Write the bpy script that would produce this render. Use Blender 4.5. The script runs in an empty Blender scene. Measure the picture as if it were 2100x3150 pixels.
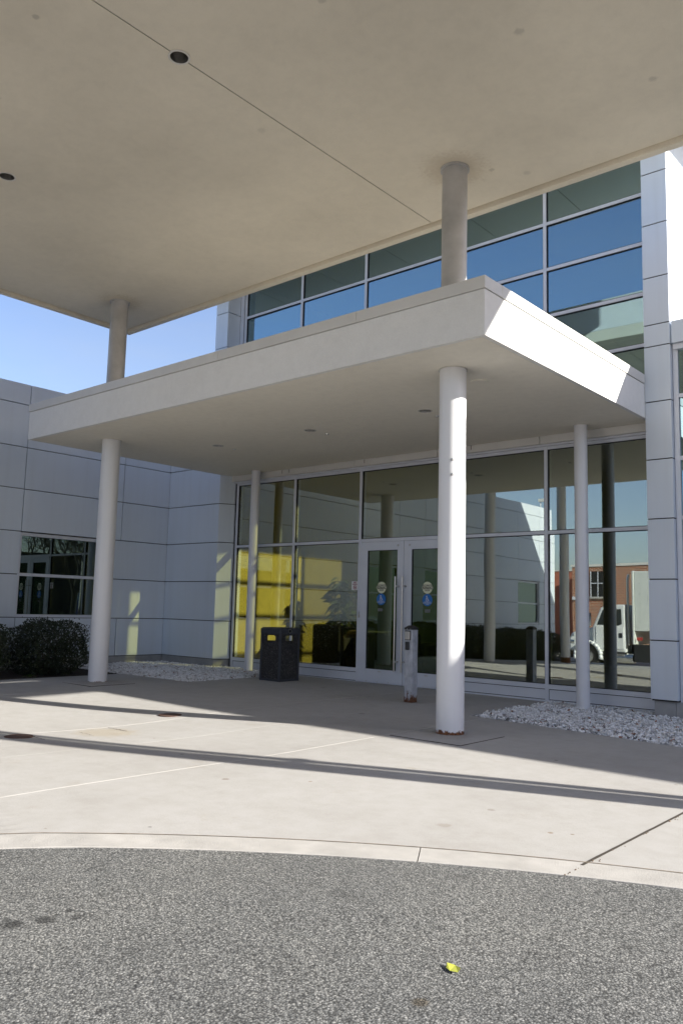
import bpy, bmesh, math, random
from mathutils import Vector, Matrix, noise
R = math.radians
rnd = random.Random(7)
scene = bpy.context.scene
COL = scene.collection

# ------------------------------------------------------------------ camera
CAM = Vector((11.5077, -10.2517, 1.1945))
yaw, pitch, roll = R(-40.9151), R(6.8251), R(1.4459)
fw = Vector((math.sin(yaw)*math.cos(pitch), math.cos(yaw)*math.cos(pitch), math.sin(pitch)))
rt0 = Vector((math.cos(yaw), -math.sin(yaw), 0)); up0 = rt0.cross(fw)
rt = rt0*math.cos(roll)+up0*math.sin(roll); up = up0*math.cos(roll)-rt0*math.sin(roll)
cd = bpy.data.cameras.new('camera'); cam = bpy.data.objects.new('camera', cd); COL.objects.link(cam)
m = Matrix((rt, up, -fw)).transposed().to_4x4(); m.translation = CAM
cam.matrix_world = m
cd.sensor_fit = 'VERTICAL'; cd.sensor_height = 36.0; cd.lens = 28.442
cd.clip_start = 0.05; cd.clip_end = 2000
scene.camera = cam

# ------------------------------------------------------------------ light
SUN = Vector((1.0, 0.373, 0.477)).normalized()
elev = math.asin(SUN.z); azim = math.atan2(SUN.x, SUN.y)
w = bpy.data.worlds.new('World'); scene.world = w; w.use_nodes = True
nt = w.node_tree; nt.nodes.clear()
sky = nt.nodes.new('ShaderNodeTexSky'); sky.sky_type = 'NISHITA'; sky.sun_disc = False
sky.sun_elevation = elev; sky.sun_rotation = azim; sky.air_density = 1.0; sky.dust_density = 1.1; sky.ozone_density = 3.0
bg = nt.nodes.new('ShaderNodeBackground'); bg.inputs[1].default_value = 0.098
wo = nt.nodes.new('ShaderNodeOutputWorld')
tn = nt.nodes.new('ShaderNodeMix'); tn.data_type = 'RGBA'; tn.blend_type = 'MULTIPLY'; tn.inputs[0].default_value = 1
tn.inputs[7].default_value = (1.0, .955, 1.07, 1); nt.links.new(sky.outputs[0], tn.inputs[6]); 
tc_ = nt.nodes.new('ShaderNodeTexCoord'); mp_ = nt.nodes.new('ShaderNodeMapping'); mp_.inputs['Scale'].default_value = (1.2, 2.2, 6.5); mp_.inputs['Rotation'].default_value = (0, R(12), R(30))
nz_ = nt.nodes.new('ShaderNodeTexNoise'); nz_.inputs['Scale'].default_value = 1.6; nz_.inputs['Detail'].default_value = 7; nz_.inputs['Roughness'].default_value = .6
nt.links.new(tc_.outputs['Generated'], mp_.inputs[0]); nt.links.new(mp_.outputs[0], nz_.inputs['Vector'])
mr_ = nt.nodes.new('ShaderNodeMapRange'); mr_.inputs[1].default_value = .42; mr_.inputs[2].default_value = .78; mr_.inputs[3].default_value = .22; mr_.inputs[4].default_value = .48
nt.links.new(nz_.outputs['Fac'], mr_.inputs[0])
cm_ = nt.nodes.new('ShaderNodeMix'); cm_.data_type = 'RGBA'; cm_.inputs[7].default_value = (3.1, 3.15, 2.6, 1)
sz_ = nt.nodes.new('ShaderNodeSeparateXYZ'); nt.links.new(tc_.outputs['Generated'], sz_.inputs[0])
hz_ = nt.nodes.new('ShaderNodeMapRange'); hz_.inputs[1].default_value = .05; hz_.inputs[2].default_value = .55; hz_.inputs[3].default_value = 1.0; hz_.inputs[4].default_value = .22
nt.links.new(sz_.outputs[2], hz_.inputs[0])
mm_ = nt.nodes.new('ShaderNodeMath'); mm_.operation = 'MULTIPLY'; nt.links.new(mr_.outputs[0], mm_.inputs[0]); nt.links.new(hz_.outputs[0], mm_.inputs[1])
nt.links.new(mm_.outputs[0], cm_.inputs[0]); nt.links.new(tn.outputs[2], cm_.inputs[6]); nt.links.new(cm_.outputs[2], bg.inputs[0]); nt.links.new(bg.outputs[0], wo.inputs[0])
sl = bpy.data.lights.new('sun', 'SUN'); sl.energy = 5.0; sl.angle = R(0.53); sl.color = (1.0, 0.95, 0.865)
so = bpy.data.objects.new('sun', sl); COL.objects.link(so)
so.rotation_euler = SUN.to_track_quat('Z', 'Y').to_euler(); so.location = (30, 10, 20)
vs = scene.view_settings; vs.view_transform = 'Standard'; vs.look = 'None'; vs.exposure = 1.27; vs.gamma = 1.0; vs.use_curve_mapping = False
scene.cycles.max_bounces = 10; scene.cycles.diffuse_bounces = 5; scene.cycles.glossy_bounces = 5
scene.cycles.transparent_max_bounces = 24; scene.cycles.use_denoising = True
scene.cycles.caustics_reflective = False; scene.cycles.caustics_refractive = False

# ------------------------------------------------------------------ materials
def mat(name):
    mt = bpy.data.materials.new(name); mt.use_nodes = True
    n = mt.node_tree.nodes; return mt, mt.node_tree, n['Principled BSDF']
def N(t, typ, **kw):
    n = t.nodes.new(typ)
    for k, v in kw.items():
        if k in n.inputs: n.inputs[k].default_value = v
        else: setattr(n, k, v)
    return n
def coords(t, kind='geo', scale=None):
    if kind == 'geo':
        g = t.nodes.new('ShaderNodeNewGeometry'); out = g.outputs['Position']
    else:
        g = t.nodes.new('ShaderNodeTexCoord'); out = g.outputs['Object']
    if scale:
        mp = t.nodes.new('ShaderNodeMapping'); mp.inputs['Scale'].default_value = scale
        t.links.new(out, mp.inputs['Vector']); out = mp.outputs[0]
    return out
def noise_node(t, vec, scale, detail=4, rough=.55):
    n = t.nodes.new('ShaderNodeTexNoise'); n.inputs['Scale'].default_value = scale
    n.inputs['Detail'].default_value = detail; n.inputs['Roughness'].default_value = rough
    t.links.new(vec, n.inputs['Vector']); return n.outputs['Fac']
def ramp(t, fac, stops):
    r = t.nodes.new('ShaderNodeValToRGB'); el = r.color_ramp.elements
    while len(el) < len(stops): el.new(0.5)
    for e, (p, c) in zip(el, stops):
        e.position = p; e.color = tuple(c)+(1,) if len(c) == 3 else c
    t.links.new(fac, r.inputs[0]); return r.outputs[0]
def mixc(t, fac, a, b, mode='MIX'):
    m_ = t.nodes.new('ShaderNodeMix'); m_.data_type = 'RGBA'; m_.blend_type = mode
    for sock, v in ((m_.inputs[0], fac), (m_.inputs[6], a), (m_.inputs[7], b)):
        if hasattr(v, 'links') or hasattr(v, 'is_linked'): t.links.new(v, sock)
        elif isinstance(v, (int, float)): sock.default_value = v
        else: sock.default_value = tuple(v)+(1,)
    return m_.outputs[2]
def bump(t, bs, h, strength=.2, dist=.01):
    b = t.nodes.new('ShaderNodeBump'); b.inputs['Strength'].default_value = strength; b.inputs['Distance'].default_value = dist
    t.links.new(h, b.inputs['Height']); t.links.new(b.outputs[0], bs.inputs['Normal'])
def math_(t, op, a, b=None, clamp=False):
    n = t.nodes.new('ShaderNodeMath'); n.operation = op; n.use_clamp = clamp
    for s, v in ((n.inputs[0], a), (n.inputs[1], b)):
        if v is None: continue
        if isinstance(v, (int, float)): s.default_value = v
        else: t.links.new(v, s)
    return n.outputs[0]

def spots(t, c, lst, nscale=25, warp=.6):   # stains of their own shape, centred on fixed spots of the surface
    v = coords(t); nz = noise_node(t, v, nscale, 5, .7)
    for (x, y, r, k) in lst:
        d = t.nodes.new('ShaderNodeVectorMath'); d.operation = 'SUBTRACT'; t.links.new(v, d.inputs[0]); d.inputs[1].default_value = (x, y, 0)
        m_ = t.nodes.new('ShaderNodeVectorMath'); m_.operation = 'MULTIPLY'; t.links.new(d.outputs[0], m_.inputs[0]); m_.inputs[1].default_value = (1, 1, 0)
        l = t.nodes.new('ShaderNodeVectorMath'); l.operation = 'LENGTH'; t.links.new(m_.outputs[0], l.inputs[0])
        f = math_(t, 'ADD', math_(t, 'DIVIDE', l.outputs['Value'], r), math_(t, 'MULTIPLY', math_(t, 'SUBTRACT', nz, .5), warp*2.5))
        c = mixc(t, 1, c, ramp(t, f, [(.55, k), (1.0, (1, 1, 1))]), 'MULTIPLY')
    return c

def simple(name, col, rough=.5, metal=0, var=.08, scale=6, bscale=None, bstr=.1, bdist=.003):
    mt, t, bs = mat(name); v = coords(t)
    f = noise_node(t, v, scale, 5)
    c = ramp(t, f, [(.3, [x*(1-var) for x in col]), (.7, [min(1, x*(1+var)) for x in col])])
    t.links.new(c, bs.inputs['Base Color']); bs.inputs['Roughness'].default_value = rough; bs.inputs['Metallic'].default_value = metal
    if bscale: bump(t, bs, noise_node(t, v, bscale, 4), bstr, bdist)
    return mt

def stucco(name, col, grain=.06, bstr=.35, stain=.10, marks=()):
    mt, t, bs = mat(name); v = coords(t)
    big = noise_node(t, v, .55, 6, .6); fine = noise_node(t, v, 160, 3, .7); mid = noise_node(t, v, 9, 5, .65)
    c1 = ramp(t, big, [(.3, [x*(1-stain) for x in col]), (.62, col)])
    c2 = ramp(t, fine, [(.25, (1-grain*2,)*3), (.7, (1, 1, 1))])
    c3 = ramp(t, mid, [(.25, (.94,)*3), (.6, (1, 1, 1))])
    c = mixc(t, 1.0, mixc(t, 1.0, c1, c2, 'MULTIPLY'), c3, 'MULTIPLY')
    c = spots(t, c, marks)
    t.links.new(c, bs.inputs['Base Color']); bs.inputs['Roughness'].default_value = .9
    bump(t, bs, fine, bstr, .004); return mt
M_SOFF_UP = stucco('beige_stucco_soffit', (.86, .79, .645), .10, .5, .13, [(5.67, -7.40, .035, (.72,)*3), (8.58, -4.84, .05, (.8,)*3), (7.57, -6.09, .04, (.8,)*3), (7.36, -3.18, .035, (.78,)*3), (7.62, -2.9, .05, (.85,)*3), (5.96, -5.19, .05, (.9,)*3), (4.4, -7.1, .04, (.8,)*3), (9.2, -3.6, .045, (.8,)*3), (7.06, -3.43, .40, (.88, .85, .82)), (.91, -3.4, .38, (.85, .83, .8))])
M_SOFF_LO = stucco('pale_stucco_soffit', (.90, .855, .745), .03, .15, .06)
M_FASC = stucco('white_stucco_fascia', (.89, .885, .86), .10, .5, .06)

def panel_mat():
    mt, t, bs = mat('white_metal_panel'); v = coords(t)
    oi = t.nodes.new('ShaderNodeObjectInfo')
    big = noise_node(t, v, .8, 4, .5)
    c = ramp(t, big, [(.3, (.64, .70, .775)), (.7, (.68, .74, .81))])
    j = t.nodes.new('ShaderNodeMapRange'); j.inputs[3].default_value = .95; j.inputs[4].default_value = 1.0
    t.links.new(oi.outputs['Random'], j.inputs[0])
    comb = t.nodes.new('ShaderNodeCombineColor')
    for i in range(3): t.links.new(j.outputs[0], comb.inputs[i])
    streak = noise_node(t, coords(t, 'geo', (7, 7, .35)), 1.0, 5, .6)
    s = ramp(t, streak, [(.3, (.965, .96, .95)), (.55, (1, 1, 1))])
    c = mixc(t, 1.0, mixc(t, 1.0, c, comb.outputs[0], 'MULTIPLY'), s, 'MULTIPLY')
    t.links.new(c, bs.inputs['Base Color']); bs.inputs['Roughness'].default_value = .38
    bump(t, bs, noise_node(t, v, 1.6, 2), .12, .01)
    return mt
M_PANEL = panel_mat()
M_FRAME = simple('white_painted_aluminium', (.65, .675, .735), .38, 0, .04, 3)
M_DOORW = simple('white_painted_door_aluminium', (.65, .68, .745), .35, 0, .03, 3)
M_GASK = simple('black_gasket', (.012, .012, .013), .6)
M_JOINT = simple('dark_joint_filler', (.035, .033, .032), .9)
M_PLINTH = simple('grey_concrete_plinth', (.36, .36, .36), .85, 0, .12, 5, 80, .4, .004)
M_COPING = simple('pale_metal_coping', (.64, .63, .60), .5, 0, .05, 2.5)
M_STEEL = simple('brushed_steel', (.55, .54, .52), .28, 1, .05, 30)
M_BLACK = simple('black_plastic', (.02, .021, .024), .45)
M_REFL = simple('dark_reflector_metal', (.55, .54, .52), .3, 1, .3, 20)
M_TRIM = simple('white_trim_ring', (.62, .60, .55), .5)

def column_mat(name, base, dirt, rust_h):
    mt, t, bs = mat(name); v = coords(t)
    st = noise_node(t, coords(t, 'geo', (14, 14, .5)), 1.0, 6, .6)
    sp = noise_node(t, v, 30, 6, .7)
    c = ramp(t, st, [(.25, [x*(1-dirt) for x in base]), (.65, base)])
    c = mixc(t, ramp(t, sp, [(.70, (0, 0, 0)), (.74, (1, 1, 1))]), c, [x*.75 for x in base])
    sep = t.nodes.new('ShaderNodeSeparateXYZ'); t.links.new(v, sep.inputs[0])
    n2 = noise_node(t, v, 22, 6, .75)
    hh = math_(t, 'SUBTRACT', sep.outputs[2], math_(t, 'MULTIPLY', math_(t, 'SUBTRACT', n2, .5), rust_h*3))
    fac = ramp(t, hh, [(max(0, rust_h-.006), (1, 1, 1)), (rust_h+.006, (0, 0, 0))])
    rc = ramp(t, noise_node(t, v, 45, 5, .7), [(.3, (.045, .018, .010)), (.6, (.21, .085, .035)), (.75, (.34, .24, .16))])
    c = mixc(t, fac, c, rc)
    t.links.new(c, bs.inputs['Base Color'])
    t.links.new(ramp(t, fac, [(0, (.33,)*3), (1, (.9,)*3)]), bs.inputs['Roughness'])
    bump(t, bs, noise_node(t, v, 5, 3), .05, .01)
    return mt
M_COLW = column_mat('white_painted_steel_column', (.74, .745, .76), .05, .048)
M_COLS = column_mat('white_painted_slim_column', (.70, .71, .74), .05, .012)
M_COLU = simple('weathered_galvanised_upper_column', (.43, .42, .405), .5, 0, .22, 3, 60, .15, .003)

def glass_mat(name, tint, refl, rcol, wob=.0045):
    mt = bpy.data.materials.new(name); mt.use_nodes = True; t = mt.node_tree; t.nodes.clear()
    out = t.nodes.new('ShaderNodeOutputMaterial'); mx = t.nodes.new('ShaderNodeMixShader')
    tr = t.nodes.new('ShaderNodeBsdfTransparent'); tr.inputs[0].default_value = tuple(tint)+(1,)
    gl = t.nodes.new('ShaderNodeBsdfGlossy'); gl.inputs['Color'].default_value = tuple(rcol)+(1,); gl.inputs['Roughness'].default_value = 0.0
    v = coords(t)
    ge = t.nodes.new('ShaderNodeNewGeometry'); dt = t.nodes.new('ShaderNodeVectorMath'); dt.operation = 'DOT_PRODUCT'
    t.links.new(ge.outputs['Incoming'], dt.inputs[0]); t.links.new(ge.outputs['Normal'], dt.inputs[1])
    cs_ = math_(t, 'SUBTRACT', 1.0, math_(t, 'ABSOLUTE', dt.outputs['Value']))
    f = math_(t, 'ADD', math_(t, 'MULTIPLY', math_(t, 'POWER', cs_, 5.0), .9-refl), refl, True)
    b = t.nodes.new('ShaderNodeBump'); b.inputs['Strength'].default_value = 1.0; b.inputs['Distance'].default_value = wob
    t.links.new(noise_node(t, v, .75, 1, .4), b.inputs['Height']); t.links.new(b.outputs[0], gl.inputs['Normal'])
    t.links.new(f, mx.inputs[0]); t.links.new(tr.outputs[0], mx.inputs[1]); t.links.new(gl.outputs[0], mx.inputs[2])
    t.links.new(mx.outputs[0], out.inputs[0]); return mt
M_GLASS = glass_mat('tinted_reflective_glass', (.74, .74, .52), .265, (.88, .96, 1.0), .0026)
M_GLASSU = glass_mat('tinted_reflective_glass_upper', (.66, .64, .36), .38, (.54, .80, 1.0))
M_GLASSD = glass_mat('green_tinted_door_glass', (.55, .70, .52), .13, (.85, .95, .9))
M_GLASSW = glass_mat('dark_window_glass', (.22, .26, .26), .24, (.72, .88, .88), .0012)
M_GLASSB = glass_mat('clear_side_glazing', (.72, .72, .62), .02, (.9, .9, .9), .0005)

def concrete_mat():
    mt, t, bs = mat('pale_concrete'); v = coords(t); oi = t.nodes.new('ShaderNodeObjectInfo')
    big = noise_node(t, v, .7, 6, .62); mid = noise_node(t, v, 6, 6, .7); fine = noise_node(t, v, 190, 3, .8)
    c = ramp(t, big, [(.28, (.362, .350, .332)), (.5, (.405, .395, .378)), (.72, (.430, .421, .407))])
    c = mixc(t, 1, c, ramp(t, mid, [(.28, (.90, .89, .87)), (.6, (1, 1, 1))]), 'MULTIPLY')
    c = mixc(t, 1, c, ramp(t, fine, [(.28, (.80, .79, .78)), (.52, (1, 1, 1)), (.8, (1.04, 1.04, 1.04))]), 'MULTIPLY')
    vor = t.nodes.new('ShaderNodeTexVoronoi'); vor.inputs['Scale'].default_value = 2.3; t.links.new(v, vor.inputs['Vector'])
    pits = ramp(t, vor.outputs['Distance'], [(.022, (.62, .57, .52)), (.034, (1, 1, 1))])
    c = mixc(t, 1, c, pits, 'MULTIPLY')
    stn = noise_node(t, coords(t, 'geo', (1, 1, 1)), 1.9, 7, .75)
    c = mixc(t, 1, c, ramp(t, stn, [(.60, (1, 1, 1)), (.70, (.93, .90, .85))]), 'MULTIPLY')
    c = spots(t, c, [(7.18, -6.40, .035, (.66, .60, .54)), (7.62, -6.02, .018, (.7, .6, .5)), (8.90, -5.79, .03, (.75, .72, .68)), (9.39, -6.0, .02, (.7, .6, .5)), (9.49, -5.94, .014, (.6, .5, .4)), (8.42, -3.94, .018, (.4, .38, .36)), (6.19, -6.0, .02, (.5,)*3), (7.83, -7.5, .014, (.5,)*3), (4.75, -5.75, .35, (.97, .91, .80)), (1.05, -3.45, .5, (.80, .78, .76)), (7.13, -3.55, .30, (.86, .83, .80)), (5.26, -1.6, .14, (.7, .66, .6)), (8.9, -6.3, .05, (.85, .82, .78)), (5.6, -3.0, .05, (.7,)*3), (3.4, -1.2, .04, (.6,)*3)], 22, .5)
    t.links.new(c, bs.inputs['Base Color']); bs.inputs['Roughness'].default_value = .92
    bump(t, bs, math_(t, 'ADD', fine, math_(t, 'MULTIPLY', mid, .5)), .30, .004)
    return mt
M_CONC = concrete_mat()
M_CURB = simple('worn_kerb_concrete', (.405, .39, .365), .92, 0, .14, 5, 120, .5, .005)
M_SEAL = simple('pale_joint_sealant', (.50, .488, .465), .8, 0, .12, 9)
M_RED = simple('worn_red_kerb_paint', (.42, .05, .04), .7, 0, .25, 8)
M_CRACK = simple('dark_crack', (.05, .04, .03), .95)

def asphalt_mat():
    mt, t, bs = mat('exposed_aggregate_asphalt'); v = coords(t)
    def vor(scale, rndm=1.0):
        n = t.nodes.new('ShaderNodeTexVoronoi'); n.inputs['Scale'].default_value = scale
        n.inputs['Randomness'].default_value = rndm; t.links.new(v, n.inputs['Vector']); return n
    a = vor(112); b_ = vor(240)
    sep = t.nodes.new('ShaderNodeSeparateColor'); t.links.new(a.outputs['Color'], sep.inputs[0])
    sep2 = t.nodes.new('ShaderNodeSeparateColor'); t.links.new(b_.outputs['Color'], sep2.inputs[0])
    stone = ramp(t, sep.outputs[0], [(0, (.070, .075, .077)), (.28, (.118, .124, .125)), (.58, (.190, .197, .195)), (.84, (.295, .30, .293)), (1, (.49, .487, .47))])
    stone2 = ramp(t, sep2.outputs[1], [(0, (.05, .05, .05)), (.5, (.16, .16, .155)), (1, (.52, .51, .48))])
    c = mixc(t, .45, stone, stone2)
    gap = ramp(t, a.outputs['Distance'], [(.35, (1, 1, 1)), (.75, (.35, .35, .35))])
    c = mixc(t, 1, c, gap, 'MULTIPLY')
    big = noise_node(t, v, .9, 6, .65)
    c = mixc(t, 1, c, ramp(t, big, [(.3, (.74, .75, .76)), (.65, (.97, .965, .945))]), 'MULTIPLY')
    oil = noise_node(t, v, 2.4, 4, .6)
    c = mixc(t, 1, c, ramp(t, oil, [(.66, (1, 1, 1)), (.74, (.55, .55, .55))]), 'MULTIPLY')
    c = spots(t, c, [(8.50, -8.61, .05, (.35,)*3), (8.55, -8.51, .045, (.35,)*3), (8.54, -8.40, .022, (.45,)*3), (8.615, -8.41, .03, (.5,)*3), (9.22, -7.53, .07, (.78,)*3), (9.98, -8.06, .035, (.6, .52, .42)), (10.06, -7.49, .03, (.7,)*3), (10.3, -7.2, .05, (.75,)*3), (9.0, -8.4, .12, (.86,)*3), (9.6, -8.5, .15, (.9,)*3)], 30, .55)
    t.links.new(c, bs.inputs['Base Color']); bs.inputs['Roughness'].default_value = .8
    bump(t, bs, math_(t, 'SUBTRACT', 1.0, a.outputs['Distance']), .5, .004)
    return mt
M_ASPH = asphalt_mat()
M_GROUND = simple('old_pale_asphalt', (.36, .35, .33), .95, 0, .25, 1.5, 60, .4, .01)
M_MULCH = simple('dark_bark_mulch', (.030, .021, .015), .95, 0, .5, 30, 45, 1.0, .03)
def stone_mat():
    mt, t, bs = mat('white_marble_chips'); v = coords(t)
    vo = t.nodes.new('ShaderNodeTexVoronoi'); vo.inputs['Scale'].default_value = 24; t.links.new(v, vo.inputs['Vector'])
    sp = t.nodes.new('ShaderNodeSeparateColor'); t.links.new(vo.outputs['Color'], sp.inputs[0])
    c = ramp(t, sp.outputs[0], [(0, (.30, .28, .26)), (.12, (.58, .57, .56)), (.6, (.76, .755, .75)), (1, (.86, .86, .855))])
    c = mixc(t, 1, c, ramp(t, sp.outputs[1], [(.955, (1, 1, 1)), (.975, (.40, .22, .15))]), 'MULTIPLY')
    t.links.new(c, bs.inputs['Base Color']); bs.inputs['Roughness'].default_value = .75
    return mt
M_STONE = stone_mat()
M_BED = simple('grey_gravel_base', (.30, .30, .31), .95, 0, .4, 25, 40, 1.0, .03)

def leaf_mat(name, dark, light, rough=.55):
    mt, t, bs = mat(name); v = coords(t)
    vo = t.nodes.new('ShaderNodeTexVoronoi'); vo.inputs['Scale'].default_value = 22; t.links.new(v, vo.inputs['Vector'])
    sp = t.nodes.new('ShaderNodeSeparateColor'); t.links.new(vo.outputs['Color'], sp.inputs[0])
    t.links.new(ramp(t, sp.outputs[0], [(0, dark), (.8, light), (1, [x*1.35 for x in light])]), bs.inputs['Base Color'])
    bs.inputs['Roughness'].default_value = rough; return mt
M_BOX = leaf_mat('boxwood_leaves', (.008, .014, .006), (.024, .037, .012))
M_TWIG = simple('brown_twigs', (.07, .05, .035), .9)
M_BARK = simple('grey_bark', (.10, .085, .07), .95, 0, .3, 12, 30, .6, .02)
M_RUSTC = simple('rusty_iron_cover', (.085, .045, .032), .85, 0, .4, 30, 120, .5, .003)
M_YLEAF = simple('yellow_leaf', (.44, .47, .07), .6)

def post_mat():
    mt, t, bs = mat('galvanised_post_with_rust'); v = coords(t)
    n = noise_node(t, v, 9, 6, .6); sc = noise_node(t, coords(t, 'geo', (60, 60, 12)), 1, 4, .6)
    c = ramp(t, n, [(.3, (.36, .38, .42)), (.65, (.56, .58, .62))])
    c = mixc(t, 1, c, ramp(t, sc, [(.35, (.86, .86, .88)), (.6, (1, 1, 1))]), 'MULTIPLY')
    sep = t.nodes.new('ShaderNodeSeparateXYZ'); t.links.new(v, sep.inputs[0])
    n2 = noise_node(t, coords(t, 'geo', (1, 1, .35)), 26, 5, .7)
    hh = math_(t, 'SUBTRACT', sep.outputs[2], math_(t, 'MULTIPLY', math_(t, 'SUBTRACT', n2, .5), .42))
    fac = ramp(t, hh, [(.085, (1, 1, 1)), (.115, (0, 0, 0))])
    rc = ramp(t, noise_node(t, v, 60, 5, .7), [(.3, (.05, .02, .012)), (.7, (.22, .09, .035))])
    t.links.new(mixc(t, fac, c, rc), bs.inputs['Base Color'])
    bs.inputs['Roughness'].default_value = .5; bs.inputs['Metallic'].default_value = .25
    return mt
M_POST = post_mat()
def aggregate_panel():
    mt, t, bs = mat('dark_pebbled_bin_panel'); v = coords(t)
    vo = t.nodes.new('ShaderNodeTexVoronoi'); vo.inputs['Scale'].default_value = 95; t.links.new(v, vo.inputs['Vector'])
    sp = t.nodes.new('ShaderNodeSeparateColor'); t.links.new(vo.outputs['Color'], sp.inputs[0])
    t.links.new(ramp(t, sp.outputs[0], [(0, (.010, .010, .012)), (.75, (.03, .029, .03)), (1, (.12, .115, .11))]), bs.inputs['Base Color'])
    bs.inputs['Roughness'].default_value = .75
    bump(t, bs, math_(t, 'SUBTRACT', 1, vo.outputs['Distance']), .8, .006); return mt
M_BINP = aggregate_panel()
M_BINF = simple('charcoal_plastic_frame', (.038, .042, .052), .5, 0, .1, 10)
def brick_mat():
    mt, t, bs = mat('red_brick_wall')
    tc = coords(t, 'geo'); mp = t.nodes.new('ShaderNodeMapping'); mp.inputs['Rotation'].default_value = (R(90), 0, 0)
    t.links.new(tc, mp.inputs[0])
    b = t.nodes.new('ShaderNodeTexBrick'); b.inputs['Scale'].default_value = 1.0
    b.inputs['Brick Width'].default_value = .23; b.inputs['Row Height'].default_value = .085; b.inputs['Mortar Size'].default_value = .014
    b.inputs['Color1'].default_value = (.36, .10, .045, 1); b.inputs['Color2'].default_value = (.21, .055, .03, 1); b.inputs['Mortar'].default_value = (.50, .40, .30, 1)
    t.links.new(mp.outputs[0], b.inputs[0]); t.links.new(b.outputs[0], bs.inputs['Base Color']); bs.inputs['Roughness'].default_value = .9
    return mt
M_BRICK = brick_mat()
M_SALMON = simple('salmon_painted_wall', (.42, .14, .09), .9)
M_TRUCKW = simple('white_truck_paint', (.72, .74, .74), .3, 0, .03, 2)
M_BOXW = simple('pale_aluminium_truck_body', (.66, .69, .66), .45, 0, .04, 2)
M_RUBBER = simple('black_tyre_rubber', (.02, .02, .02), .85)
M_CHROME = simple('chrome', (.7, .7, .68), .15, 1, .05, 10)
M_DGLASS = simple('dark_truck_glass', (.03, .035, .035), .08)
M_FLOOR = simple('dark_lobby_floor', (.12, .11, .10), .5, 0, .15, 2)
M_INWALL = simple('cream_lobby_wall', (.50, .43, .12), .8)
M_INDARK = simple('dim_lobby_wall', (.22, .21, .20), .8)
M_FABRIC = simple('black_chair_fabric', (.018, .018, .02), .85, 0, .3, 40)
M_WICKER = simple('brown_wicker', (.20, .15, .07), .8, 0, .4, 60, 80, .8, .01)
M_PLANT = leaf_mat('lobby_plant_leaves', (.03, .05, .02), (.09, .13, .045))
M_DARKB = simple('dark_brown_cladding', (.06, .05, .045), .9, 0, .2, 1)
M_WPAPER = simple('white_print', (.78, .77, .76), .5, 0, .01)
M_CREAM = simple('cream_print', (.74, .75, .55), .5, 0, .01)
M_BLUE = simple('blue_print', (.02, .16, .48), .45, 0, .01)
M_INK = simple('black_print', (.015, .015, .015), .5, 0, .01)
M_MAROON = simple('maroon_print', (.24, .015, .05), .5, 0, .01)
M_NAVY = simple('navy_flag_cloth', (.03, .05, .22), .8)
M_CYANF = simple('light_blue_flag_cloth', (.10, .30, .55), .8)

# ------------------------------------------------------------------ mesh helpers
class MB:
    def __init__(s): s.v = []; s.f = []; s.sm = []
    def add(s, vs, fs, smooth=False):
        k = len(s.v); s.v += [tuple(p) for p in vs]; s.f += [tuple(i+k for i in f) for f in fs]; s.sm += [smooth]*len(fs); return s
    def box(s, x0, x1, y0, y1, z0, z1):
        vs = [(x, y, z) for z in (z0, z1) for y in (y0, y1) for x in (x0, x1)]
        return s.add(vs, [(0, 2, 3, 1), (4, 5, 7, 6), (0, 1, 5, 4), (2, 6, 7, 3), (0, 4, 6, 2), (1, 3, 7, 5)])
    def prism(s, pts, z0, z1, zf=None):   # pts counter-clockwise in xy
        n = len(pts); vs = [(p[0], p[1], z0) for p in pts]+[(p[0], p[1], z1) for p in pts]
        return s.add(vs, [tuple(range(n))[::-1], tuple(range(n, 2*n))]+[(i, (i+1) % n, n+(i+1) % n, n+i) for i in range(n)])
    def cyl(s, cx, cy, z0, z1, r, n=48, r2=None, cap=True):
        r2 = r if r2 is None else r2
        vs = [(cx+r*math.cos(2*math.pi*i/n), cy+r*math.sin(2*math.pi*i/n), z0) for i in range(n)]+[(cx+r2*math.cos(2*math.pi*i/n), cy+r2*math.sin(2*math.pi*i/n), z1) for i in range(n)]
        s.add(vs, [(i, (i+1) % n, n+(i+1) % n, n+i) for i in range(n)], True)
        if cap: s.add(vs, [tuple(range(n))[::-1], tuple(range(n, 2*n))])
        return s
    def tube(s, a, b, r, n=10, r2=None, cap=True):
        a, b = Vector(a), Vector(b); d = (b-a).normalized(); q = d.to_track_quat('Z', 'Y'); r2 = r if r2 is None else r2
        vs = [a+q@Vector((r*math.cos(2*math.pi*i/n), r*math.sin(2*math.pi*i/n), 0)) for i in range(n)]+[b+q@Vector((r2*math.cos(2*math.pi*i/n), r2*math.sin(2*math.pi*i/n), 0)) for i in range(n)]
        s.add(vs, [(i, (i+1) % n, n+(i+1) % n, n+i) for i in range(n)], True)
        if cap: s.add(vs, [tuple(range(n))[::-1], tuple(range(n, 2*n))])
        return s
    def ring(s, cx, cy, z, r0, r1, h, n=40):   # flat ring, thickness h downwards
        vs = []
        for rr, zz in ((r0, z), (r1, z), (r1, z-h), (r0, z-h)):
            vs += [(cx+rr*math.cos(2*math.pi*i/n), cy+rr*math.sin(2*math.pi*i/n), zz) for i in range(n)]
        fs = []
        for k in range(4):
            k2 = (k+1) % 4
            fs += [(k*n+i, k2*n+i, k2*n+(i+1) % n, k*n+(i+1) % n) for i in range(n)]
        return s.add(vs, fs)
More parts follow.
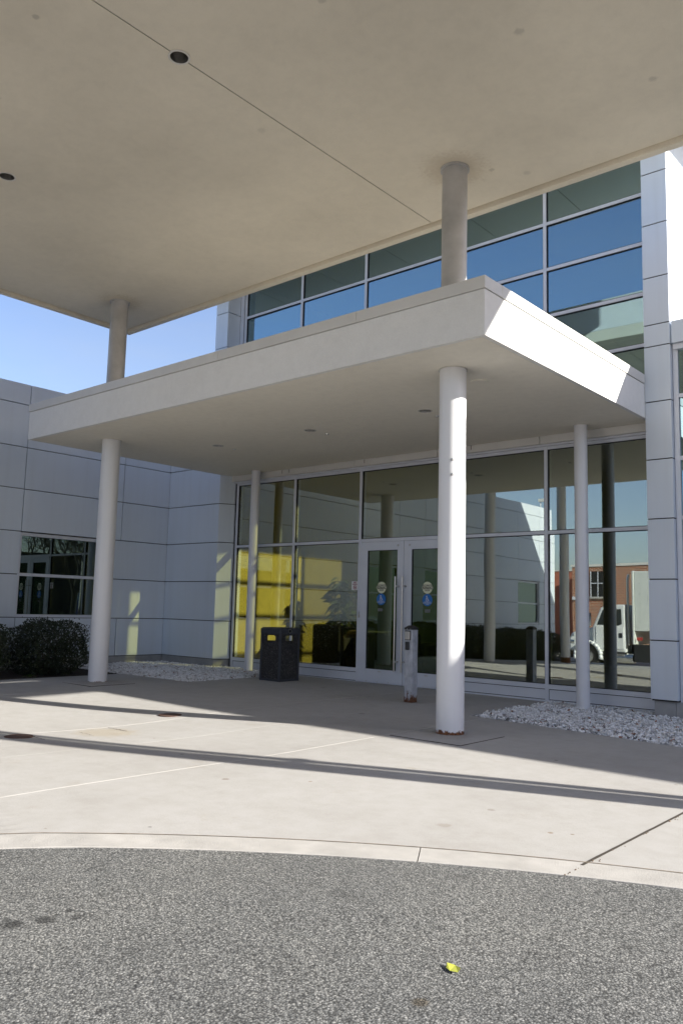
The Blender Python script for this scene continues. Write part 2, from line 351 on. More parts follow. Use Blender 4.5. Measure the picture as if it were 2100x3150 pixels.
def obj(name, mb, material, parent=None, bevel=0, loc=None, **props):
    me = bpy.data.meshes.new(name)
    o = bpy.data.objects.new(name, me)
    off = Vector((0, 0, 0))
    if parent is not None: off = WLOC[parent.name]
    if loc is not None: off = Vector(loc)
    me.from_pydata([tuple(Vector(v)-off) for v in mb.v], [], mb.f)
    me.validate(); me.polygons.foreach_set('use_smooth', mb.sm if len(mb.sm) == len(me.polygons) else [False]*len(me.polygons))
    me.update()
    bm = bmesh.new(); bm.from_mesh(me); bmesh.ops.recalc_face_normals(bm, faces=bm.faces) if props.pop('recalc', True) else None
    bm.to_mesh(me); bm.free()
    if material: me.materials.append(material)
    COL.objects.link(o)
    if parent is not None:
        o.parent = parent; WLOC[o.name] = off.copy()
    else:
        o.location = off; WLOC[o.name] = off.copy()
    if bevel:
        b = o.modifiers.new('bevel', 'BEVEL'); b.width = bevel; b.segments = 2; b.limit_method = 'ANGLE'; b.angle_limit = R(40)
    for k, v in props.items(): o[k] = v
    return o
WLOC = {}
def thing(name, label, cat, loc=(0, 0, 0), group=None):
    o = bpy.data.objects.new(name, None); o.empty_display_size = .2; COL.objects.link(o); o.location = loc
    WLOC[o.name] = Vector(loc)
    o['label'] = label; o['category'] = cat
    if group: o['group'] = group
    return o
def struct(name, mb, material, **kw): return obj(name, mb, material, kind='structure', **kw)
def B(*a): return MB().box(*a)
def cut(o, cutter_mb):
    me = bpy.data.meshes.new('tmp'); me.from_pydata(cutter_mb.v, [], cutter_mb.f); me.update()
    bm = bmesh.new(); bm.from_mesh(me); bmesh.ops.remove_doubles(bm, verts=bm.verts, dist=1e-5); bmesh.ops.recalc_face_normals(bm, faces=bm.faces); bm.to_mesh(me); bm.free()
    bpy.context.view_layer.update()
    c = bpy.data.objects.new('tmp', me); COL.objects.link(c)
    md = o.modifiers.new('b', 'BOOLEAN'); md.operation = 'DIFFERENCE'; md.solver = 'EXACT'; md.object = c
    bpy.context.view_layer.update()
    dg = bpy.context.evaluated_depsgraph_get()
    nm = bpy.data.meshes.new_from_object(o.evaluated_get(dg)); o.modifiers.clear(); o.data = nm
    bpy.data.objects.remove(c); bpy.data.meshes.remove(me)
def text_mesh(body, size, x, y, z, bold=0):   # text facing -y
    cu = bpy.data.curves.new('t', 'FONT'); cu.body = body; cu.size = size; cu.align_x = 'CENTER'; cu.align_y = 'CENTER'; cu.extrude = .0004; cu.offset = bold
    to = bpy.data.objects.new('t', cu); COL.objects.link(to); bpy.context.view_layer.update()
    me = bpy.data.meshes.new_from_object(to.evaluated_get(bpy.context.evaluated_depsgraph_get()))
    mb = MB(); mb.add([(v.co.x+x, y-v.co.z, v.co.y+z) for v in me.vertices], [tuple(p.vertices) for p in me.polygons])
    bpy.data.objects.remove(to); bpy.data.curves.remove(cu); bpy.data.meshes.remove(me); return mb

# ------------------------------------------------------------------ ground
def hg(x, y):
    z = .018+.0045*(7.06-min(14, max(-3, x)))
    z -= .055*math.exp(-((x-4.0)/2.4)**2-((y+5.4)/1.3)**2)
    if y < -8: z -= .040*(-8-max(y, -26))
    return z
CX, CY, RA = 13.04, -13.178, 7.34          # driveway turning circle
def arc(x, r): return CY+math.sqrt(max(0, r*r-(x-CX)**2))
def sheet(xs, lo, hi, dz, skirt=.12, ny=60):
    mb = MB(); n = len(xs); vs = []
    for x in xs:
        a, b = lo(x), hi(x)
        for j in range(ny+1):
            y = a+(b-a)*j/ny
            vs.append((x, y, hg(x, y)+dz))
    fs = [(i*(ny+1)+j, (i+1)*(ny+1)+j, (i+1)*(ny+1)+j+1, i*(ny+1)+j+1) for i in range(n-1) for j in range(ny)]
    mb.add(vs, fs)
    if skirt:
        def side(idx):
            p = [vs[i] for i in idx]; q = [(a, b, c-skirt) for a, b, c in p]; m_ = len(p)
            mb.add(p+q, [(i, i+1, m_+i+1, m_+i) for i in range(m_-1)])
        side([i*(ny+1) for i in range(n)]); side([i*(ny+1)+ny for i in range(n)])
        side([j for j in range(ny+1)]); side([(n-1)*(ny+1)+j for j in range(ny+1)])
    return mb
def lin(a, b, n): return [a+(b-a)*i/n for i in range(n+1)]
g = MB(); GX = [-300, -60, -20, -3, 14, 40, 120, 300]; GY = [-300, -60, -26, -17, -8, 20, 60, 300]
g.add([(x, y, hg(x, y)-.13) for x in GX for y in GY], [(i*8+j, (i+1)*8+j, (i+1)*8+j+1, i*8+j+1) for i in range(7) for j in range(7)])
struct('ground', g, M_GROUND, recalc=False)
struct('driveway', sheet(lin(5.74, 20.34, 60), lambda x: -26 if abs(x-CX) > 0 else -26, lambda x: arc(x, RA-.004), -.004, .05, 24), M_ASPH, recalc=False)
pav = thing('pavement', 'pale concrete pavement', 'pavement'); del pav['label'], pav['category']; pav['kind'] = 'structure'
G = .008
def top(x):
    if x < 1.68: return -2.33-.02*math.sin(x*3)
    if x < 6.45: return .06
    return -2.10-.125*(min(x, 14)-6.45)
RO = RA+.225
def slab(x0, x1, lo, hi, n=12): 
    obj('slab', sheet(lin(x0, x1, n), lo, hi, 0), M_CONC, pav, recalc=False)
slab(0.0, 1.68, lambda x: -17, top); slab(1.68, 4.45-G, lambda x: -17, lambda x: .06)
slab(4.45+G, 5.50-.001, lambda x: -17, lambda x: .06); slab(5.502, 6.45, lambda x: arc(x, RO), lambda x: .06, 30)
slab(6.45, 6.70-G, lambda x: arc(x, RO), top, 4)
slab(6.70+G, 9.76-.006, lambda x: arc(x, RO), top, 30); slab(9.76+.006, 14, lambda x: arc(x, RO), top, 30)
slab(14.016, 20.56, lambda x: arc(x, RO), lambda x: -3.0, 40)
fl = MB()
for xj in (4.45, 6.70):
    ys = lin(-7.86 if xj > 5 else -16, .05 if xj < 6 else -2.1, 60)
    vs = []; 
    for y in ys:
        for sgn in (-1, 1): vs.append((xj+sgn*G*1.1, y, hg(xj, y)-.001))
    fl.add(vs, [(2*i, 2*i+1, 2*i+3, 2*i+2) for i in range(60)])
obj('joint_sealant', fl, M_SEAL, pav, recalc=False)
# square pads round the two front column bases, their edges are open saw cuts
for (cx, cy, h) in ((7.13, -3.58, .385), (1.1, -3.5, .36)):
    z = hg(cx, cy)
    obj('column_pad', B(cx-h, cx+h, cy-h, cy+h, z-.05, z+.0035), M_CONC, pav)
    e = MB()
    for a in (-1, 1):
        e.box(cx-h-.007, cx+h+.007, cy+a*(h+.0035)-.0045, cy+a*(h+.0035)+.0045, z-.04, z+.0022)
        e.box(cx+a*(h+.0035)-.0045, cx+a*(h+.0035)+.0045, cy-h, cy+h, z-.04, z+.0022)
    obj('saw_cut', e, M_CRACK, pav)
def crack(pts, wd, dz=.0025):
    mb = MB(); vs = []
    for i, p in enumerate(pts):
        a = pts[max(0, i-1)]; b = pts[min(len(pts)-1, i+1)]
        d = Vector((b[0]-a[0], b[1]-a[1])); d.normalize(); n_ = Vector((-d.y, d.x))*wd*(.4+rnd.random())
        for s_ in (-1, 1): vs.append((p[0]+n_.x*s_, p[1]+n_.y*s_, hg(*p)+dz))
    mb.add(vs, [(2*i, 2*i+1, 2*i+3, 2*i+2) for i in range(len(pts)-1)]); return mb
def wob(a, b, n, amp): return [(a[0]+(b[0]-a[0])*i/n+rnd.uniform(-amp, amp), a[1]+(b[1]-a[1])*i/n+rnd.uniform(-amp, amp)) for i in range(n+1)]
for a, b, wd in (((4.48, -5.55), (4.80, -5.56), .006), ((4.60, -5.95), (4.86, -5.97), .003), ((4.60, -6.43), (4.88, -6.46), .007)):
    obj('crack', crack(wob(a, b, 14, .008), wd), M_CRACK, pav, recalc=False)
# bits of grit in the open joint
dk = MB(); vs = []
for y in lin(-6.42, -2.55, 40):
    for sg in (-1, 1): vs.append((9.762+sg*(.0085+.003*noise.noise(Vector((y*6, sg, 0)))), y, hg(9.76, y)+.0022))
dk.add(vs, [(2*i, 2*i+1, 2*i+3, 2*i+2) for i in range(40)]); obj('open_joint', dk, M_CRACK, pav, recalc=False)
gr = MB()
for i in range(34):
    y = rnd.choice((-6.5, -6.3, -6.05, -5.6, -5.15, -5.0))+rnd.gauss(0, .05); x = 9.766+rnd.uniform(-.004, .03)*(1 if rnd.random() < .4 else .2); s_ = rnd.uniform(.002, .006); z = hg(x, y)
    if rnd.random() < .15: s_ *= 1.8
    gr.add([(x-s_, y-s_, z), (x+s_, y-s_*.7, z), (x+s_*.6, y+s_, z), (x-s_*.7, y+s_*.8, z), (x+s_*.1, y, z+s_)], [(0, 1, 4), (1, 2, 4), (2, 3, 4), (3, 0, 4)])
obj('joint_grit', gr, simple('brown_grit', (.16, .12, .085), .95, 0, .5, 60), pav, kind='stuff')
# kerb: separate stones round the turning circle
kerb = thing('kerb', 'flush concrete kerb', 'kerb'); del kerb['label'], kerb['category']; kerb['kind'] = 'structure'
angs = [R(180), R(160.5), R(139.6), R(121.8), R(101.5), R(81), R(70), R(60), R(40), R(20), R(0)]
for a0, a1 in zip(angs[:-1], angs[1:]):
    mb = MB(); n = 18; vs = []
    a0_, a1_ = a0-.0004, a1+.0004
    for i in range(n+1):
        a = a0_+(a1_-a0_)*i/n
        for rr, dz in ((RA, -.10), (RA, -.003), (RA+.004, -.001), (RO-.006, .001), (RO-.006, -.1)):
            x, y = CX+rr*math.cos(a), CY+rr*math.sin(a); j = .002*noise.noise(Vector((x*9, y*9, rr)))
            vs.append((x+j, y+j, hg(x, y)+dz))
    mb.add(vs, [(i*5+k, i*5+k+1, i*5+k+6, i*5+k+5) for i in range(n) for k in range(4)]+[(0, 1, 2, 3, 4), tuple(n*5+k for k in (4, 3, 2, 1, 0))])
    obj('kerb_stone', mb, M_CURB, kerb)
for y0, y1, mt in ((-13.18, -15.1, M_CURB), (-15.1, -17, M_CURB)):
    mb = MB(); zt = [hg(5.6, y)-.002 for y in (y0, y1)]
    mb.add([(5.497, y0, zt[0]-.1), (5.70, y0, zt[0]-.1), (5.70, y1+.005, zt[1]-.1), (5.497, y1+.005, zt[1]-.1), (5.497, y0, zt[0]), (5.70, y0, zt[0]), (5.70, y1+.005, zt[1]), (5.497, y1+.005, zt[1])],
           [(0, 1, 2, 3), (4, 5, 6, 7), (0, 1, 5, 4), (1, 2, 6, 5), (2, 3, 7, 6), (3, 0, 4, 7)])
    obj('kerb_stone', mb, mt, kerb)
mb = MB()
vs = []
for i in range(21):
    a = R(176)+(R(150)-R(176))*i/20
    for rr in (RA+.004, RO-.012):
        x, y = CX+rr*math.cos(a), CY+rr*math.sin(a); vs.append((x, y, hg(x, y)+.0045))
mb.add(vs, [(2*i, 2*i+1, 2*i+3, 2*i+2) for i in range(20)])
jm = MB(); vs2 = []
for i in range(121):
    a = R(180-180*i/120); wv = .003*noise.noise(Vector((i*.7, 0, 0)))
    for rr in (RO-.0055-wv*.5, RO+.0045+wv):
        x, y = CX+rr*math.cos(a), CY+rr*math.sin(a); vs2.append((x, y, hg(x, y)+.0028))
jm.add(vs2, [(2*i, 2*i+1, 2*i+3, 2*i+2) for i in range(120)])
obj('kerb_joint', jm, simple('brown_dirt_joint', (.20, .165, .125), .95, 0, .5, 14), kerb, recalc=False)
obj('red_paint', mb, M_RED, kerb, recalc=False)
# mulch bed, gravel beds
struct('mulch_bed', sheet(lin(-1.76, -.006, 4), lambda x: -17, lambda x: -2.31, -.012, .05, 30), M_MULCH, recalc=False)
struct('gravel_base', sheet(lin(-1.76, 1.674, 6), lambda x: -2.33, lambda x: .05, -.035, .02, 6), M_BED, recalc=False)
struct('gravel_base', sheet(lin(6.456, 24, 20), lambda x: top(x)-.0, lambda x: .3, -.035, .02, 6), M_BED, recalc=False)
import numpy as np
ico_bm = bmesh.new(); bmesh.ops.create_icosphere(ico_bm, subdivisions=1, radius=1); ICO_V = np.array([v.co[:] for v in ico_bm.verts]); ICO_F = np.array([[v.index for v in f.verts] for f in ico_bm.faces]); ico_bm.free()
def stones(name, pts, size, material, seed, **kw):
    rs = np.random.RandomState(seed); n = len(pts); P = np.array(pts)
    sc = size*(.55+.75*rs.rand(n, 1)**1.5)*(0.7+.6*rs.rand(n, 3))*np.array([1, 1, .62])
    jit = 1+.42*(rs.rand(n, 12, 3)-.5)
    V = ICO_V[None]*jit*sc[:, None, :]
    q = rs.randn(n, 4)*np.array([1, .28, .28, 1]); q /= np.linalg.norm(q, axis=1, keepdims=True)
    w_, x_, y_, z_ = q.T
    Rm = np.stack([np.stack([1-2*(y_*y_+z_*z_), 2*(x_*y_-z_*w_), 2*(x_*z_+y_*w_)], 1), np.stack([2*(x_*y_+z_*w_), 1-2*(x_*x_+z_*z_), 2*(y_*z_-x_*w_)], 1), np.stack([2*(x_*z_-y_*w_), 2*(y_*z_+x_*w_), 1-2*(x_*x_+y_*y_)], 1)], 1)
    V = np.einsum('nij,nkj->nki', Rm, V)+P[:, None, :]
    F = ICO_F[None]+12*np.arange(n)[:, None, None]
    me = bpy.data.meshes.new(name); me.from_pydata(V.reshape(-1, 3).tolist(), [], F.reshape(-1, 3).tolist()); me.update()
    me.materials.append(material); o = bpy.data.objects.new(name, me); COL.objects.link(o); o['kind'] = 'stuff'
    for k, v in kw.items(): o[k] = v
    return o
pts = []
while len(pts) < 19000:
    x, y = rnd.uniform(6.36, 11.6), rnd.uniform(-2.9, -.03)
    lt = 6.45 if y < -2 else 6.36
    if x < 6.42+.12*(-y)*.4-.02*rnd.random() or y < top(max(x, 6.46))+.02+.03*rnd.random(): continue
    if x < 6.46: continue
    if x > 7.86 and y > -.36: continue
    mound = .045*min(1, (y-top(max(x, 6.46)))/.25)
    pts.append((x, y, hg(x, y)-.03+rnd.random()*.028+mound*.6+.012*noise.noise(Vector((x*2, y*2, 0)))))
stones('gravel_bed', pts, .0162, M_STONE, 3, label='white marble chip gravel bed right of the doors')
pts = []
while len(pts) < 17000:
    x, y = rnd.uniform(-1.74, 1.70), rnd.uniform(-2.34, -.02)
    if y > -.29 and x < -.16: continue
    edge = min(1.68-x, y+2.34)
    if edge < .02*rnd.random(): continue
    pts.append((x, y, hg(x, y)-.03+rnd.random()*.028+.035*min(1, edge/.3)))
stones('gravel_bed', pts, .0162, M_STONE, 4, label='white marble chip gravel bed in the corner left of the doors')

# ------------------------------------------------------------------ facade data
J = [8.3, 7.55, 6.858, 6.164, 5.461, 4.841, 4.559, 3.849, 3.120, 2.384, 1.647, .913, .211]
GAP = .007
def pier(parent, x0, x1, y0, y1, zs, ga=GAP):
    for za, zb in zip(zs[1:], zs[:-1]):
        obj('panel', B(x0, x1, y0, y1, za+ga, zb-ga), M_PANEL, parent, bevel=.002)

bld = thing('entrance_building', 'two storey glass entrance hall between white panelled piers behind the porch', 'building', (3.9, 0, 0))
# right pier
pier(bld, 7.874, 8.193, -.317, .0, J)
obj('wall', B(7.885, 8.182, -.305, .45, .2, 8.3), M_JOINT, bld)
obj('plinth', B(7.90, 8.15, -.27, .4, -.1, .205), M_PLINTH, bld)
# side wall of the hall facing the sun
ys = [.003, 1.5]
for za, zb in zip(J[1:], J[:-1]):
    obj('side_panel', B(8.155, 8.193, .004, 1.5, za+GAP, zb-GAP), M_PANEL, bld, bevel=.002)
obj('wall', B(7.90, 8.15, .45, 1.5, .0, 8.3), M_JOINT, bld)
obj('wall', B(7.95, 8.193, 1.5, 8.0, .0, 3.42), M_PANEL, bld)
obj('wall', B(7.95, 8.193, 1.5, 8.0, 6.15, 8.3), M_PANEL, bld)
obj('wall', B(7.95, 8.193, 6.2, 8.0, 3.42, 6.15), M_PANEL, bld); obj('wall', B(7.95, 8.193, 1.5, 2.33, 3.42, 6.15), M_PANEL, bld)  # last piece is unseen, added to narrow the sun strip on the left wing
for y in (2.55, 3.6, 4.9, 6.17): obj('mullion', B(8.02, 8.13, y-.03, y+.03, 3.42, 6.15), M_FRAME, bld)
for z in (4.13, 4.86, 5.5): obj('transom', B(8.03, 8.12, 2.34, 6.14, z-.025, z+.025), M_FRAME, bld)
obj('side_glazing', B(8.06, 8.07, 2.33, 4.87, 3.42, 6.15), M_GLASSB, bld); obj('side_glazing', B(8.06, 8.07, 4.93, 6.2, 3.42, 6.15), glass_mat('sun_dimming_side_glazing', (.50, .50, .44), .05, (.9, .9, .9), .0005), bld)  # unseen second pane made darker to dim the sun on the lobby wall
# back, left, floor, ceiling of the lobby
obj('back_wall', B(-.05, 8.19, 7.8, 8.0, 0, 8.3), M_INDARK, bld)
obj('lobby_side_wall', B(-.25, -.02, .13, 7.8, .0, 8.3), M_INWALL, bld)
obj('lobby_floor', B(-.02, 7.95, .12, 7.8, -.05, .03), M_FLOOR, bld)
obj('lobby_ceiling', B(-.02, 7.95, .12, 7.8, 7.6, 7.7), M_INDARK, bld)
# left pier of the upper storey
pier(bld, -.477, -.13, -.317, -.28, J[:7]+[4.2])
for za, zb in zip((J[:7]+[4.2])[1:], (J[:7]+[4.2])[:-1]):
    obj('panel', B(-.168, -.13, -.278, -.002, za+GAP, zb-GAP), M_PANEL, bld)
    obj('panel', B(-.477, -.44, -.278, 1.6, za+GAP, zb-GAP), M_PANEL, bld)
obj('wall', B(-.435, -.172, -.272, 7.8, 4.2, 8.3), M_JOINT, bld)
obj('reveal_filler', B(-.125, -.03, -.0, .1, 4.2, 7.55), M_FRAME, bld)
# roof slab with overhang
rf = obj('roof_overhang', B(-1.4, 9.07, -1.36, 8.4, 8.0-.42, 8.35), M_FASC, bld)
xs = [-1.25, -.10, 1.50, 3.08, 4.86, 6.36, 7.9, 8.95]
for a, b in zip(xs[:-1], xs[1:]):
    obj('soffit_panel', B(a+.008, b-.008, -1.24, -.33, 7.50, 7.58), M_SOFF_LO, bld)
obj('soffit_edge', B(-1.4, 9.07, -1.36, -1.252, 7.50, 7.579), M_FASC, bld)

MX = [0.0, 1.516, 3.035, 4.87, 6.361, 7.845]
def mull(x, z0, z1, w_=.025): obj('mullion', B(x-w_, x+w_, 0, .12, z0, z1), M_FRAME, bld, bevel=.0015)
def trans(x0, x1, z0, z1, y=.003): obj('transom', B(x0+.0255, x1-.0255, y, .115, z0, z1), M_FRAME, bld, bevel=.0015)
def pane(x0, x1, z0, z1, mt, i=[0]):
    i[0] += 1; cx, cz = (x0+x1)/2, (z0+z1)/2
    mb = B(x0-cx, x1-cx, -.004, .004, z0-cz, z1-cz)
    o = obj('glass_pane', mb, mt, None)
    rr = random.Random(i[0]*13)
    o.parent = bld; o.location = Vector((cx, .034, cz))-WLOC[bld.name]
    o.rotation_euler = (R(-.13+rr.uniform(-.07, .05)), 0, R(rr.uniform(-.10, .10)))
    gk = MB()
    for a in ((x0, x1, z0, z0+.007), (x0, x1, z1-.007, z1), (x0, x0+.007, z0, z1), (x1-.007, x1, z0, z1)): gk.box(a[0], a[1], .012, .046, a[2], a[3])
    obj('gasket', gk, M_GASK, bld)
# lower storey
for k, x in enumerate(MX): mull(x, -.02, 3.545)
trans(-.0, 7.87, 3.519-.045, 3.519-.003) if False else None
for k in range(5):
    x0, x1 = MX[k], MX[k+1]
    trans(x0, x1, 3.475, 3.519)
    pane(x0+.027, x1-.027, 2.342 if k == 2 else 2.337, 3.473, M_GLASS)
    if k == 2:
        trans(x0, x1, 2.287, 2.340); continue
    trans(x0, x1, 2.289, 2.335); trans(x0, x1, .192, .254, .001); trans(x0, x1, -.04, .045, .001)
    obj('base_panel', B(x0+.033, x1-.033, .016, .06, .055, .182), M_FRAME, bld); obj('panel_gasket', B(x0+.026, x1-.026, .024, .06, .046, .191), M_GASK, bld)
    pane(x0+.027, x1-.027, .256, 2.287, M_GLASS)
    if k in (3,):
        pass
# header trim under the porch soffit
for a, b in ((-.12, 1.41), (1.41, 2.95), (2.95, 4.6), (4.6, 6.31), (6.31, 7.86)):
    obj('header_trim', B(a+.004, b-.004, -.075, .0, 3.548, 3.656), M_COPING, bld, bevel=.003)
    obj('header_cap', B(a, b, -.03, .1, 3.521, 3.546), M_FRAME, bld)
obj('spandrel', B(-.12, 7.87, .002, .14, 3.66, 4.25), M_FRAME, bld)
# upper storey
UX = [0.031, 1.535, 3.041, 4.87, 6.361, 7.845]
TZ = [4.25, 4.71, 5.404, 6.099, 6.789, 7.50]
for x in UX: mull(x, 4.25, 7.5)
for k in range(5):
    for i in range(5):
        z0, z1 = TZ[i], TZ[i+1]
        if i < 4: trans(UX[k], UX[k+1], z1-.023, z1+.023)
        pane(UX[k]+.027, UX[k+1]-.027, z0+.025, z1-.025, M_GLASSU)
# ---- doors
def door(x0, x1, hinge_left):
    d = obj('door', MB().box(x0, x0+.145, -.004, .045, .042, 2.283).box(x1-.120, x1, -.004, .045, .042, 2.283) if hinge_left else MB().box(x0, x0+.145, -.004, .045, .042, 2.283).box(x1-.120, x1, -.004, .045, .042, 2.283), M_DOORW, bld, bevel=.002)
    for za, zb in ((2.148, 2.283), (.042, .256)): obj('rail', B(x0+.145, x1-.12, -.003, .044, za, zb), M_DOORW, d)
    gm = B(x0+.150, x1-.125, .024, .030, .262, 2.142); obj('glass_pane', gm, M_GLASSD, d)
    gk = MB()
    for a in ((x0+.145, x1-.12, .256, .263), (x0+.145, x1-.12, 2.141, 2.148), (x0+.145, x0+.152, .256, 2.148), (x1-.127, x1-.12, .256, 2.148)): gk.box(a[0], a[1], .012, .04, a[2], a[3])
    obj('gasket', gk, M_GASK, d)
    hx = x1-.105 if hinge_left else x0+.027
    hb = MB().tube((hx, -.075, .245), (hx, -.075, 1.72), .0125, 16)
    for z in (.40, 1.57): hb.tube((hx+.018, .0, z), (hx+.018, -.07, z), .014, 12); hb.tube((hx+.018, -.062, z), (hx-.0, -.075, z), .010, 8)
    obj('pull_handle', hb, M_STEEL, d)
    sx = x1-.11 if hinge_left else x0+.11
    obj('door_closer_bolt', MB().tube((sx, -.002, 2.215), (sx, -.012, 2.215), .017, 16), M_STEEL, d)
    kk = MB()
    for q in (.2, .45, .7): kk.tube((x0+(x1-x0)*q, -.003, .066), (x0+(x1-x0)*q, -.008, .066), .007, 8)
    kk.box((x0+x1)/2-.03, (x0+x1)/2+.03, -.007, -.003, .217, .229)
    obj('screw', kk, M_REFL, d, kind='stuff')
    return d
door(3.063, 3.938, True); door(3.946, 4.842, False)
lk = MB().box(3.052, 3.074, -.02, -.004, 1.06, 1.10).box(3.048, 3.066, -.014, -.004, 1.10, 1.16)
obj('lock_box', lk, M_STEEL, bld); obj('hinge', B(3.045, 3.075, -.024, .0, 2.235, 2.30), M_DOORW, bld)
obj('threshold', B(3.06, 4.845, -.03, .12, .0, .040), M_STEEL, bld)

# ---- low wing to the right
rw = thing('low_wing', 'low glazed wing with white parapet at the right edge behind the pier', 'building', (8.6, -.25, 0))
fx = [8.215, 9.7, 11.2, 12.7, 14.2, 15.7, 17.2, 18.7, 20.2, 21.7]
def fy(x): return -.25-0
for k, x in enumerate(fx): obj('mullion', B(x-.015 if k else 8.2, x+.045, fy(x), fy(x)+.11, .0, 4.53), M_FRAME, rw)
for a, b in zip(fx[:-1], fx[1:]):
    y = fy((a+b)/2)
    for z in (.25, 1.647, 2.391, 3.121, 3.9): obj('transom', B(a+.046, b-.016, y+.004, y+.1, z-.024, z+.024), M_FRAME, rw)
    for z0, z1 in ((.0, .226), (.274, 1.623), (1.671, 2.367), (2.415, 3.097), (3.145, 3.876), (3.924, 4.48)):
        obj('glass_pane' if z0 > 0 else 'base_panel', B(a+.047, b-.017, y+.03, y+.038, z0, z1), M_GLASSU if z0 > 0 else M_FRAME, rw)
    obj('parapet_panel', B(a+(-.012 if a > 8.3 else -.0), b-.024, y-.067, y+.1, 4.56, 4.838), M_PANEL, rw)
    obj('head_frame', B(a+.0, b-.015, y-.03, y+.1, 4.485, 4.552), M_FRAME, rw)
for a, b in zip(fx[:-1], fx[1:]):
    obj('inner_wall', B(a+.05, b+.045, fy((a+b)/2)+.30, 1.30, .0, 4.79), M_INDARK, rw)  # solid blocks added to stop sun passing through the wing onto the pavement
obj('roof', B(8.2, 21.745, .06, 1.46, 4.50, 4.81), M_JOINT, rw); obj('back_wall', B(8.2, 21.745, 1.31, 1.46, 0, 4.49), M_PANEL, rw)
obj('plinth', B(8.155, 8.6, -.27, .2, -.1, .2), M_PLINTH, rw)

# ---- left wing
lw = thing('office_wing', 'long low white panelled wing along the left side with a row of dark windows', 'building', (-1.75, -8, 0))
rows = [.211, .913, 1.647, 2.384, 3.120, 3.849, 4.600, 4.968]
yv = [-.262, -1.35, -3.35, -5.70, -7.40, -8.60, -10.30, -12.2, -13.98, -15.5, -16.7]
wins = [(-3.35, -1.62), (-7.4, -5.70), (-10.30, -8.60), (-15.5, -13.98)]
XW = -1.75
def wpanel(y0, y1, z0, z1): obj('panel', B(XW-.04, XW, y0+GAP, y1-GAP, z0+GAP, z1-GAP), M_PANEL, lw, bevel=.002)
for r in range(7):
    z0, z1 = rows[r], rows[r+1]
    for b, a in zip(yv[:-1], yv[1:]):
        if r in (1, 2):
            win = [w_ for w_ in wins if not (w_[1] <= a+.01 or w_[0] >= b-.01)]
            if win:
                if (a, b) == (-3.35, -1.35): continue
                continue
            if b == -.262: a = -1.62
        wpanel(a, b, z0, z1)
bk = MB(); prev = -.262
for w0, w1 in wins:
    bk.box(XW-.30, XW-.045, w1, prev, .2, 4.95); bk.box(XW-.30, XW-.045, w0, w1, .2, .915); bk.box(XW-.30, XW-.045, w0, w1, 2.375, 4.95); prev = w0
bk.box(XW-.30, XW-.045, -16.66, prev, .2, 4.95)
obj('wall', bk, M_JOINT, lw)
obj('roof', B(-9, XW-.06, -16.66, 1.5, 4.86, 4.94), M_GROUND, lw)
obj('end_wall', B(-9, XW-.31, -16.7, -16.5, 0, 4.85), M_PANEL, lw); obj('back_wall', B(-9, XW-.31, 1.3, 1.5, 0, 4.85), M_PANEL, lw); obj('far_wall', B(-9.2, -9.01, -16.7, 1.5, 0, 4.85), M_PANEL, lw)
obj('inner_wall', B(-4.1, -4.0, -16.4, 1.2, 0, 4.8), M_INDARK, lw); obj('inner_floor', B(-3.98, -2.08, -16.4, 1.2, 0, .05), M_FLOOR, lw)
for w0, w1 in wins:
    wf = obj('window', MB().box(XW-.12, XW-.04, w0+.004, w1-.004, 2.315, 2.372).box(XW-.12, XW-.015, w0-.0+.004, w1-.004, .917, .965).box(XW-.12, XW-.04, w0+.004, w0+.042, .966, 2.314).box(XW-.12, XW-.04, w1-.042, w1-.004, .966, 2.314).box(XW-.12, XW-.036, w0+.043, w1-.043, 1.622, 1.672), M_FRAME, lw)
    for z0, z1 in ((.967, 1.620), (1.674, 2.313)): obj('pane', B(XW-.085, XW-.079, w0+.043, w1-.043, z0, z1), M_GLASSW, wf)
# rear wall of the corner facing the street
xr = [-1.745, -.206]
for z0, z1 in zip(rows[:-1], rows[1:]):
    obj('corner_panel', B(-1.743, -.204, -.274, -.24, z0+GAP, z1-GAP), M_PANEL, lw, bevel=.002)
    if z1 < 4.0:
        mb = MB().prism([(-.204, -.274), (-.062, -.02), (-.062, .05), (-.204, -.236)], z0+GAP, z1-GAP); obj('return_panel', mb, M_PANEL, lw)
obj('wall', MB().prism([(-2.0, -.232), (-.22, -.232), (-.085, .0), (-.085, .1), (-2.0, .1)], .206, 4.95), M_JOINT, lw)
mb = MB().prism([(-2.0, -.24), (-.23, -.24), (-.10, .0), (-.10, .1), (-2.0, .1)], -.1, .205)
mb.box(XW-.28, XW-.03, -16.6, -.245, -.9, .203)
obj('plinth', mb, M_PLINTH, lw)
obj('jamb_filler', B(-.06, -.026, .005, .1, 0.0, 3.52), M_GASK, lw)
sc_ = thing('security_camera', 'small white camera on a short bracket on the office wing parapet', 'camera', (-1.9, -15.9, 4.97))
obj('bracket', MB().tube((-1.9, -15.9, 4.9), (-1.9, -15.9, 5.22), .02), M_FRAME, sc_); obj('camera_body', MB().box(-1.97, -1.70, -15.95, -15.85, 5.2, 5.31), M_TRUCKW, sc_)

